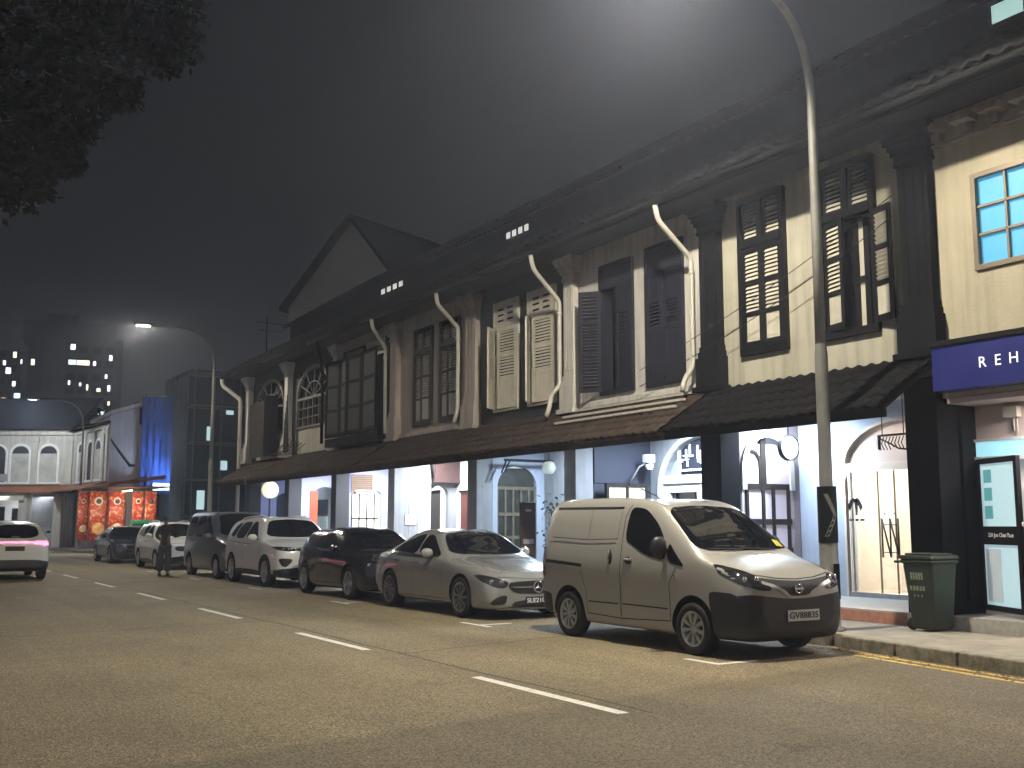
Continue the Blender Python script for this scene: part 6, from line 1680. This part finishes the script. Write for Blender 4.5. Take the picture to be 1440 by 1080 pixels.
cloth(b, (13.17,62.4,0), (15.0,61.2,0), 3.2, 8.7); cloth(b, (15.0,61.2,0), (15.2,57.6,0), .2, 8.9, seed=2)
b.build('netting', M['bluenet'], nb, recalc=False)
MB().box(13.9,22,62.6,70,.15,8.6).build('wall', M['charcoal'], nb)
fl = MB(); fl.box(13.7,14.6,61.3,61.35,3.4,3.8); fl.build('floodlight', emit('lit_floodlight', (.75,.9,1.), 2.2), nb)
sf = thing('scaffolding', 'teal netted steel scaffolding tower behind the lit street lamp', 'scaffolding', (17,56,0))
b = MB()
for x in (14.2,15.6,17.0,18.4,19.8):
    for y in (55.0,56.4): b.tube([(x,y,.15),(x,y,9.6)], .035, 6)
for z in (1.9,3.8,5.7,7.6,9.3):
    for y in (54.95,56.45): b.tube([(14.0,y,z),(20.0,y,z)], .03, 6)
    for x in (14.2,15.6,17.0,18.4,19.8): b.tube([(x,54.8,z),(x,56.6,z)], .03, 6)
b.build('scaffold_pole', M['galv'], sf)
b = MB()
for z in (1.95,3.85,5.75,7.65): b.box(14.0,20.0,55.0,56.4,z,z+.05)
b.build('scaffold_plank', M['timber'], sf)
b = MB(); cloth(b, (13.9,54.7,0), (17.0,54.75,0), .3, 9.4, amp=.08, seed=5); cloth(b, (13.85,60,0), (13.9,54.72,0), .3, 9.4, amp=.08, seed=8); b.build('netting', M['tealnet'], sf, recalc=False)
b = MB(); MB().box(14.3,20,57.0,60,.15,9.4).build('house_wall', mat('unpainted_wall', (.03,.04,.045), .8, var=.3), sf)
for (x, z, w_, h_) in ((17.6,6.3,.5,.3),(18.2,4.0,.6,.45),(17.9,2.2,.9,.5),(19.0,1.6,.7,1.2),(15.4,5.9,.3,.8),(16.2,4.4,.35,.5),(15.0,2.3,.4,1.0),(16.4,7.4,.4,.25),(18.9,7.0,.3,.9),(16.6,1.2,.5,.6)):
    MB().box(x,x+w_,56.95,56.99,z,z+h_).build('lit_opening', emit('lit_site_opening', (.6,.85,.9), 1.3), sf)
db = thing('dark_house', 'unlit dark house behind the street lamp beyond the side street', 'house', (22,56,0))
MB().box(20.3,32,53.5,62,.15,8.8).build('wall', M['navywall'], db); b = MB(); b.prism([(53.1,8.81),(62.4,8.81),(57.7,11.2)], 'x', 20.1, 32.2); b.build('roof', M['rooftile'], db)
# banner-covered shopfront
st0 = thing('food_stall', 'bright food stall front hung with red printed banners at the corner', 'stall', (12,58,0))
MB().box(12.35,13.6,61.3,62.7,.15,3.4).build('stall_wall', M['greywall'], st0)
b = MB(); b.prism([(57.4,3.45),(62.9,3.45),(62.9,3.5),(57.4,3.5)], 'x', 10.9, 13.7); b.build('stall_roof', terr, st0)
b = MB(); b.tube([(11.9,58.0,3.28),(11.9,62.6,3.28)], .03, 8); b.build('tube_light', M['tube_warm'], st0)
def banner_mat(name, seed):
    m, nt_, bs_ = new_mat(name); N = nt_.nodes; L = nt_.links
    tc = N.new('ShaderNodeTexCoord'); mp = N.new('ShaderNodeMapping'); mp.inputs['Location'].default_value = (seed*3.1, seed*1.7, seed); L.new(tc.outputs['Object'], mp.inputs['Vector'])
    nz = N.new('ShaderNodeTexNoise'); nz.inputs['Scale'].default_value = 6.5; nz.inputs['Detail'].default_value = 4; nz.inputs['Distortion'].default_value = .8; L.new(mp.outputs['Vector'], nz.inputs['Vector'])
    cr = N.new('ShaderNodeValToRGB'); e = cr.color_ramp.elements
    e[0].position = .40; e[0].color = (.30,.028,.022,1); e[1].position = .72; e[1].color = (.7,.55,.35,1)
    for p_, c_ in ((.53,(.42,.03,.02,1)),(.57,(.55,.2,.03,1)),(.64,(.6,.32,.12,1))):
        q = e.new(p_); q.color = c_
    L.new(nz.outputs['Fac'], cr.inputs[0]); L.new(cr.outputs[0], bs_.inputs['Base Color']); bs_.inputs['Roughness'].default_value = .5
    return m
# the far kerb shop front is seen at a shallow angle: banners hang facing the junction
for i, (x, y, w_, tone) in enumerate(((10.05,60.9,.55,0),(10.75,60.5,.95,1),(11.6,60.0,.85,2),(12.55,59.4,.62,3),(13.15,59.1,.62,4))):
    bo = thing('food_banner', ('narrow dark red food banner leftmost by the grey shutters','red food banner with a round dish photo, second from the left','red and cream food banner left of the doorway gap','red dish banner left of the pale post','red banner with blue round badge next to the pale post')[i], 'banner', (x,y,.3), R(8), group='red banners of the food stall', local=True)
    m_ = MB(); nx = 6
    vs = []
    for k in range(nx+1):
        for j in (0,1): vs.append((-w_/2+w_*k/nx, .015*math.sin(k*1.9+i), .35+j*2.6))
    m_.add(vs, [(2*k,2*k+2,2*k+3,2*k+1) for k in range(nx)], 0, True)
    o = m_.build('banner_sheet', banner_mat('printed_banner_%d' % i, i+1), bo, recalc=False); s_ = o.modifiers.new('s','SOLIDIFY'); s_.thickness = .01
    m_ = MB(); m_.tube([(-w_/2,.02,2.97),(w_/2,.02,2.97)], .02, 6); m_.tube([(0,.04,2.97),(0,.04,-.14)], .02, 6); m_.box(-.3,.3,-.15,.2,-.15,-.11); m_.build('banner_stand', M['galv'], bo)
    m_ = MB(); m_.lathe([(0,-.02),(w_*.2,-.02),(w_*.24,-.02),(w_*.24,-.012)], (0,0,2.45), 'y', 20); m_.build('round_badge', M['creampaint'] if i != 4 else M['navywall'], bo)
    m_ = MB(); m_.lathe([(0,-.024),(w_*.15,-.024),(w_*.15,-.02)], (0,-.002,2.45), 'y', 18); m_.build('badge_centre', M['redwood'], bo)
    m_ = MB(); m_.lathe([(0,-.03),(w_*.26,-.03),(w_*.34,-.012)], (0.03,0,1.0), 'y', 20); m_.build('dish_photo', mat('dish_%d' % i, ((.5,.26,.08) if i % 2 else (.55,.42,.3)), .6, var=.5, scale=7), bo)
tag(MB().box(12.95,13.03,59.2,59.26,.15,3.2).build('pale_post', M['creampaint'], loc=(13,59.2,.15)), 'pale post standing between the red banners', 'post')
bk = thing('crate', 'green plastic crate stacked by the banners behind the dark saloon', 'crate', (12.3,58.2,.15))
b = MB(); b.box(12.0,13.0,58.0,58.5,1.2,1.75); b.build('crate_shell', mat('green_crate', (.02,.20,.10), .5), bk, bevel=.02)
b = MB(); b.box(12.0,13.0,58.0,58.5,.15,1.19); b.build('crate_stand', M['black'], bk)
b = MB(); b.box(12.05,12.95,57.985,57.999,1.3,1.36); b.box(12.05,12.95,57.985,57.999,1.5,1.56); b.build('crate_slot', M['ink'], bk)

# gabled house behind the row
gb = thing('gable_house', 'tall house with a pale blank gable end rising behind the tiled roofs', 'house', (17,42,0))
GA, GL, GLB, GR = Vector(GABLE[0]), Vector(GABLE[1]), Vector(GABLE[2]), Vector(GABLE[3])
rd = Vector((math.sin(R(66)), math.cos(R(66)), 0))
gr2 = GR + (GR-GA)*1.2
b = MB()
F = [GL, GA, gr2, Vector((gr2.x,gr2.y,6)), Vector((GL.x,GL.y,6))]; B_ = [p+rd*8 for p in F]
b.add(F+B_, [(0,1,2,3,4),(9,8,7,6,5)]+[(i,(i+1) % 5,5+(i+1) % 5,5+i) for i in (2,3,4)])
b.build('wall', mat('pale_gable_plaster', (.20,.198,.19), .85, var=.08, scale=.6), gb)
b = MB(); up = Vector((0,0,.22)); o_ = -rd*.35
for P_, Q_ in ((GL+(GL-GA)*.06, GA), (GA, gr2)):
    a_ = [P_+o_, Q_+o_, Q_+rd*8.3, P_+rd*8.3]; b.add([p+up*.1 for p in a_]+[p+up for p in a_], [(0,1,2,3),(7,6,5,4),(0,4,5,1),(1,5,6,2),(2,6,7,3),(3,7,4,0)])
b.build('roof', M['rooftile'], gb)

# distant housing block
hb_ = thing('apartment_block', 'tall dark housing block with scattered lit windows far behind the corner shophouse', 'apartment block', (-30,190,0))
D_ = 200.
hm = mat('night_block_wall', (.07,.075,.08), .9, var=.2, scale=.1)
hm2 = mat('pale_block_pier', (.14,.16,.18), .9, var=.2, scale=.1)
def hpos(px, y): return px
HB = Matrix.Translation((22.6,198.,0)) @ Matrix.Rotation(R(-9), 4, 'Z') @ Matrix.Diagonal((.63,1,.86,1))
b = MB(); b.box(0,24,0,14,0,39.5); b.box(-22,0,3,16,0,36.5); b.box(-2,22,2,13,39.5,43); b.box(4,12,2,10,43,44.5)
b.xf(HB); b.build('wall', hm, hb_)
b = MB(); b.box(-1.8,-.4,2.4,3.0,0,37); b.xf(HB); b.build('pale_pier', hm2, hb_)
b = MB(); b.box(3.8,9.0,-.15,-.01,0,39.5); b.xf(HB); b.build('stair_panel', mat('block_panel', (.10,.10,.105), .9), hb_)
rw = random.Random(4)
recess = MB()
for fl_ in range(4, 13):
    for x in (9.6,12.6,16.2,19.4): MB().box(x,x+2.3,-.02,-.004,2.2+fl_*2.85,3.6+fl_*2.85).xf(HB).build('balcony_recess', M['black'], hb_)
    for x in (-14,-11,-8,-5): MB().box(x,x+2.0,2.98,2.996,2.2+fl_*2.75,3.5+fl_*2.75).xf(HB).build('balcony_recess', M['black'], hb_)
lits = [(10.4,37.0,1.2,1.1),(10.0,33.9,2.0,1.0),(12.2,33.9,3.2,1.0),(14.9,28.8,.5,1.2),(20.4,28.8,.7,1.2),(20.5,35.1,.8,1.1),(18.2,23.4,2.0,1.2),(15.2,23.3,.7,.6),(9.3,18.4,2.4,1.1),(13.2,18.4,1.4,1.1),(14.6,11.6,.9,.6),(10.3,21.2,.8,.6),
        (-4.2,35.2,.9,1.2),(.6,33.4,.9,1.2),(-5.8,31.9,1.3,1.2),(-4.0,29.4,.8,1.0),(-3.4,26.8,1.7,1.2),(.2,27.8,1.8,.7),(-6.4,26.0,1.1,1.0),(-6.8,17.4,1.4,1.3),(-3.6,17.8,.9,1.3),(-4.8,14.8,2.2,1.4),(-6.6,14.8,.6,.8),(-9,22,1,1),(-12,30,1,1),(16.4,33.9,.7,.9),(13.0,29.6,.6,.7),(19.2,20.6,.8,.9),(11.2,25.0,.7,.8),(21.0,17.6,.7,1.0),(16.0,18.6,.9,.8),(-1.2,31.0,.8,.9),(-2.6,23.2,1.0,.8),(1.2,21.0,.7,1.0),(-5.4,21.6,1.2,.9),(-1.0,16.2,.9,1.0),(1.4,25.4,.6,.8),(17.6,28.6,1.0,.7),(12.6,25.6,1.6,.8),(19.6,31.4,.6,.8),(10.2,29.8,.5,.8),(14.6,20.9,1.2,.7),(20.6,25.9,.6,.8),(-6.2,23.6,.8,.9),(-2.2,34.0,.7,.9),(-6.6,33.6,.7,.9),(.4,17.8,.8,.9),(-3.8,20.4,.7,.8)]
cols = [emit('lit_flat_white', (.95,.95,1.), 3.2), emit('lit_flat_warm', (1.,.9,.66), 2.4), emit('lit_flat_cyan', (.7,.88,.95), 2.2)]
for i, (x, z, w_, h_) in enumerate(lits):
    yy = -.03 if x > 0.3 else 2.97
    b = MB(); b.box(x,x+w_,yy-.01,yy,z,z+h_); b.xf(HB); b.build('window', cols[(i*7) % 5 % 3], hb_)
# dark tree line behind the far houses
for i, (x, y, s_, z) in enumerate(((13,84,4.5,9.6),(19,80,5.0,10.0),(27,84,5.5,10.8))):
    t_ = thing('tree', ('dark round tree silhouette behind the lilac gable wall','dark tree silhouette behind the blue netting','dark tree silhouette behind the scaffolding tower')[i], 'tree', (x,y,0), group='night trees behind the far houses')
    b = MB(); b.tube([(x,y,0),(x+.1,y,z*.4),(x-.1,y+.1,z*.8)], [.3,.22,.12], 8); b.tube([(x,y,z*.45),(x+1.4,y+.4,z*.75)], [.15,.06], 6); b.tube([(x,y,z*.5),(x-1.5,y-.3,z*.8)], [.14,.05], 6); b.build('trunk', bark, t_)
    b = MB(); leaf_crown(b, [((x+rt.uniform(-1,1)*s_*.55, y+rt.uniform(-1,1)*s_*.5, z*rt.uniform(.62,.98)), s_*rt.uniform(.25,.42)) for _ in range(14)], 2600, .5, rt); b.build('crown', leafm, t_, recalc=False)

# ================================================================== lights
def add_light(name, kind, loc, energy, col, size=.1, rot=None, size_y=None, spread=None):
    ld = bpy.data.lights.new(name, kind); ld.energy = energy; ld.color = col
    if kind == 'POINT': ld.shadow_soft_size = size
    elif kind == 'AREA':
        ld.size = size
        if size_y: ld.shape = 'RECTANGLE'; ld.size_y = size_y
        if spread: ld.spread = spread
    o = bpy.data.objects.new(name, ld); COL.objects.link(o); o.location = loc
    if rot: o.rotation_euler = rot
    return o
def ies_text(house, street, along):
    "street-lantern distribution: weak behind the post, strong down and along the street"
    v = list(range(0, 181, 5)); h = list(range(0, 361, 15)); rows = []
    for ha in h:
        a = R(ha + IES_ROT); cx = math.cos(a); sy = abs(math.sin(a)); r_ = []
        side = house if cx > 0 else street
        for va in v:
            t = R(va)
            if va >= 101: r_.append(0.0); continue
            ce = 93 - (27 if cx > 0 else 0)*(1-sy**1.2)
            edge = min(1., max(0., (ce-va)/14.))
            k = along*sy**1.5 + side*(1-sy**1.5)
            down = 1.0
            w_ = min(1., (math.sin(t)/.75)**1.5)
            r_.append(max(0, (down*(1-w_) + k*w_)*edge))
        rows.append(r_)
    s = "IESNA:LM-63-2002\n[TEST] t\n[MANUFAC] m\nTILT=NONE\n1 1000 1 %d %d 1 2 0 0 0\n1 1 100\n" % (len(v), len(h))
    s += ' '.join('%g' % x for x in v) + '\n' + ' '.join('%g' % x for x in h) + '\n'
    for r_ in rows: s += ' '.join('%.4f' % (x*1000) for x in r_) + '\n'
    t = bpy.data.texts.new('lantern_distribution'); t.from_string(s); return t
IES = ies_text(*IES_K)
def street_light(loc, energy, col=(1.,.90,.72)):
    o = add_light('street_light', 'POINT', loc, energy, col, .11, (0,0,R(90)))
    ld = o.data; ld.use_nodes = True; N = ld.node_tree.nodes; L = ld.node_tree.links
    ie = N.new('ShaderNodeTexIES'); ie.mode = 'INTERNAL'; ie.ies = IES
    em_ = N.get('Emission') or N.new('ShaderNodeEmission')
    L.new(ie.outputs[0], em_.inputs['Strength'])
    return o
street_light((8.15,9.92,8.66), LAMP1); street_light((8.18,39.3,8.53), LAMP2); street_light((7.86,66.2,8.5), LAMP3, (.86,.95,1.))
cool = (.70,.85,1.); warm = (1.,.80,.56)
T = M['tube_cool']
porch_light(h1, 13.35, 12.75, 13.45, 3.45, cool, PW*1.5, T)
add_light('shop_lamp', 'AREA', (14.9,11.4,3.25), PW*4.2, (1.,.87,.74), .8, (0,0,0), 1.6)
add_light('door_lamp', 'AREA', (13.95,11.3,3.15), PW*.05, warm, .25, (0,0,0), 1.2)
porch_light(h2, 13.4, 15.4, 16.6, 3.45, cool, PW*2.6, T)
porch_light(h3, 13.3, 19.6, 20.4, 3.45, cool, PW*1.5, T)
porch_light(h4, 13.3, 24.6, 25.8, 3.45, (.85,.93,1.), PW*2.4, T)
porch_light(h5, 13.3, 28.6, 29.8, 3.45, (.85,.93,1.), PW*3.2, T)
porch_light(h6, 13.3, 32.6, 33.8, 3.45, (.85,.93,1.), PW*3.2, T)
porch_light(h7, 13.3, 37.2, 38.0, 3.45, cool, PW*.35, T)
add_light('lobby_lamp', 'AREA', (12.75,7.4,3.08), PW*1.0, (1.,.9,.85), .2, (0,0,0), 1.2)
add_light('stall_lamp', 'AREA', (11.4,57.6,3.2), 170, (1.,.92,.78), 3., (R(35),0,0), .3)
add_light('site_floodlight', 'AREA', (14.2,60.4,3.9), 130, (.6,.8,1.), 1.2, (R(150),0,0), .3)
add_light('corner_porch_lamp', 'AREA', (8.0,71.0,3.2), 60, (.9,.95,1.), 4., (0,0,0), .5)
# added soft fill akin to city skyglow, lifts the shaded walls
sl = bpy.data.lights.new('fill_sun', 'SUN'); sl.energy = FILL_SUN; sl.angle = R(100); sl.color = (.93,.93,1.)
so = bpy.data.objects.new('fill_sun', sl); COL.objects.link(so); so.rotation_euler = (R(70), 0, R(-62))

# night haze
if HAZE:
    x0, x1, y0, y1, z0, z1 = -60, 90, -40, 230, -1.2, 48
    hz = MB(); hz.box(x0,x1,y0,y1,z0,z1)
    m = bpy.data.materials.new('haze_air'); m.use_nodes = True; n_ = m.node_tree.nodes; n_.clear()
    pv_ = n_.new('ShaderNodeVolumePrincipled'); out = n_.new('ShaderNodeOutputMaterial')
    pv_.inputs['Color'].default_value = (.68,.76,1.,1); pv_.inputs['Density'].default_value = HAZE; pv_.inputs['Anisotropy'].default_value = .55
    m.node_tree.links.new(pv_.outputs[0], out.inputs['Volume'])
    o = hz.build('haze', m); o['kind'] = 'stuff'; o['label'] = 'thin night haze glowing around the lit street lamps'; o['category'] = 'haze'
bpy.context.view_layer.update()
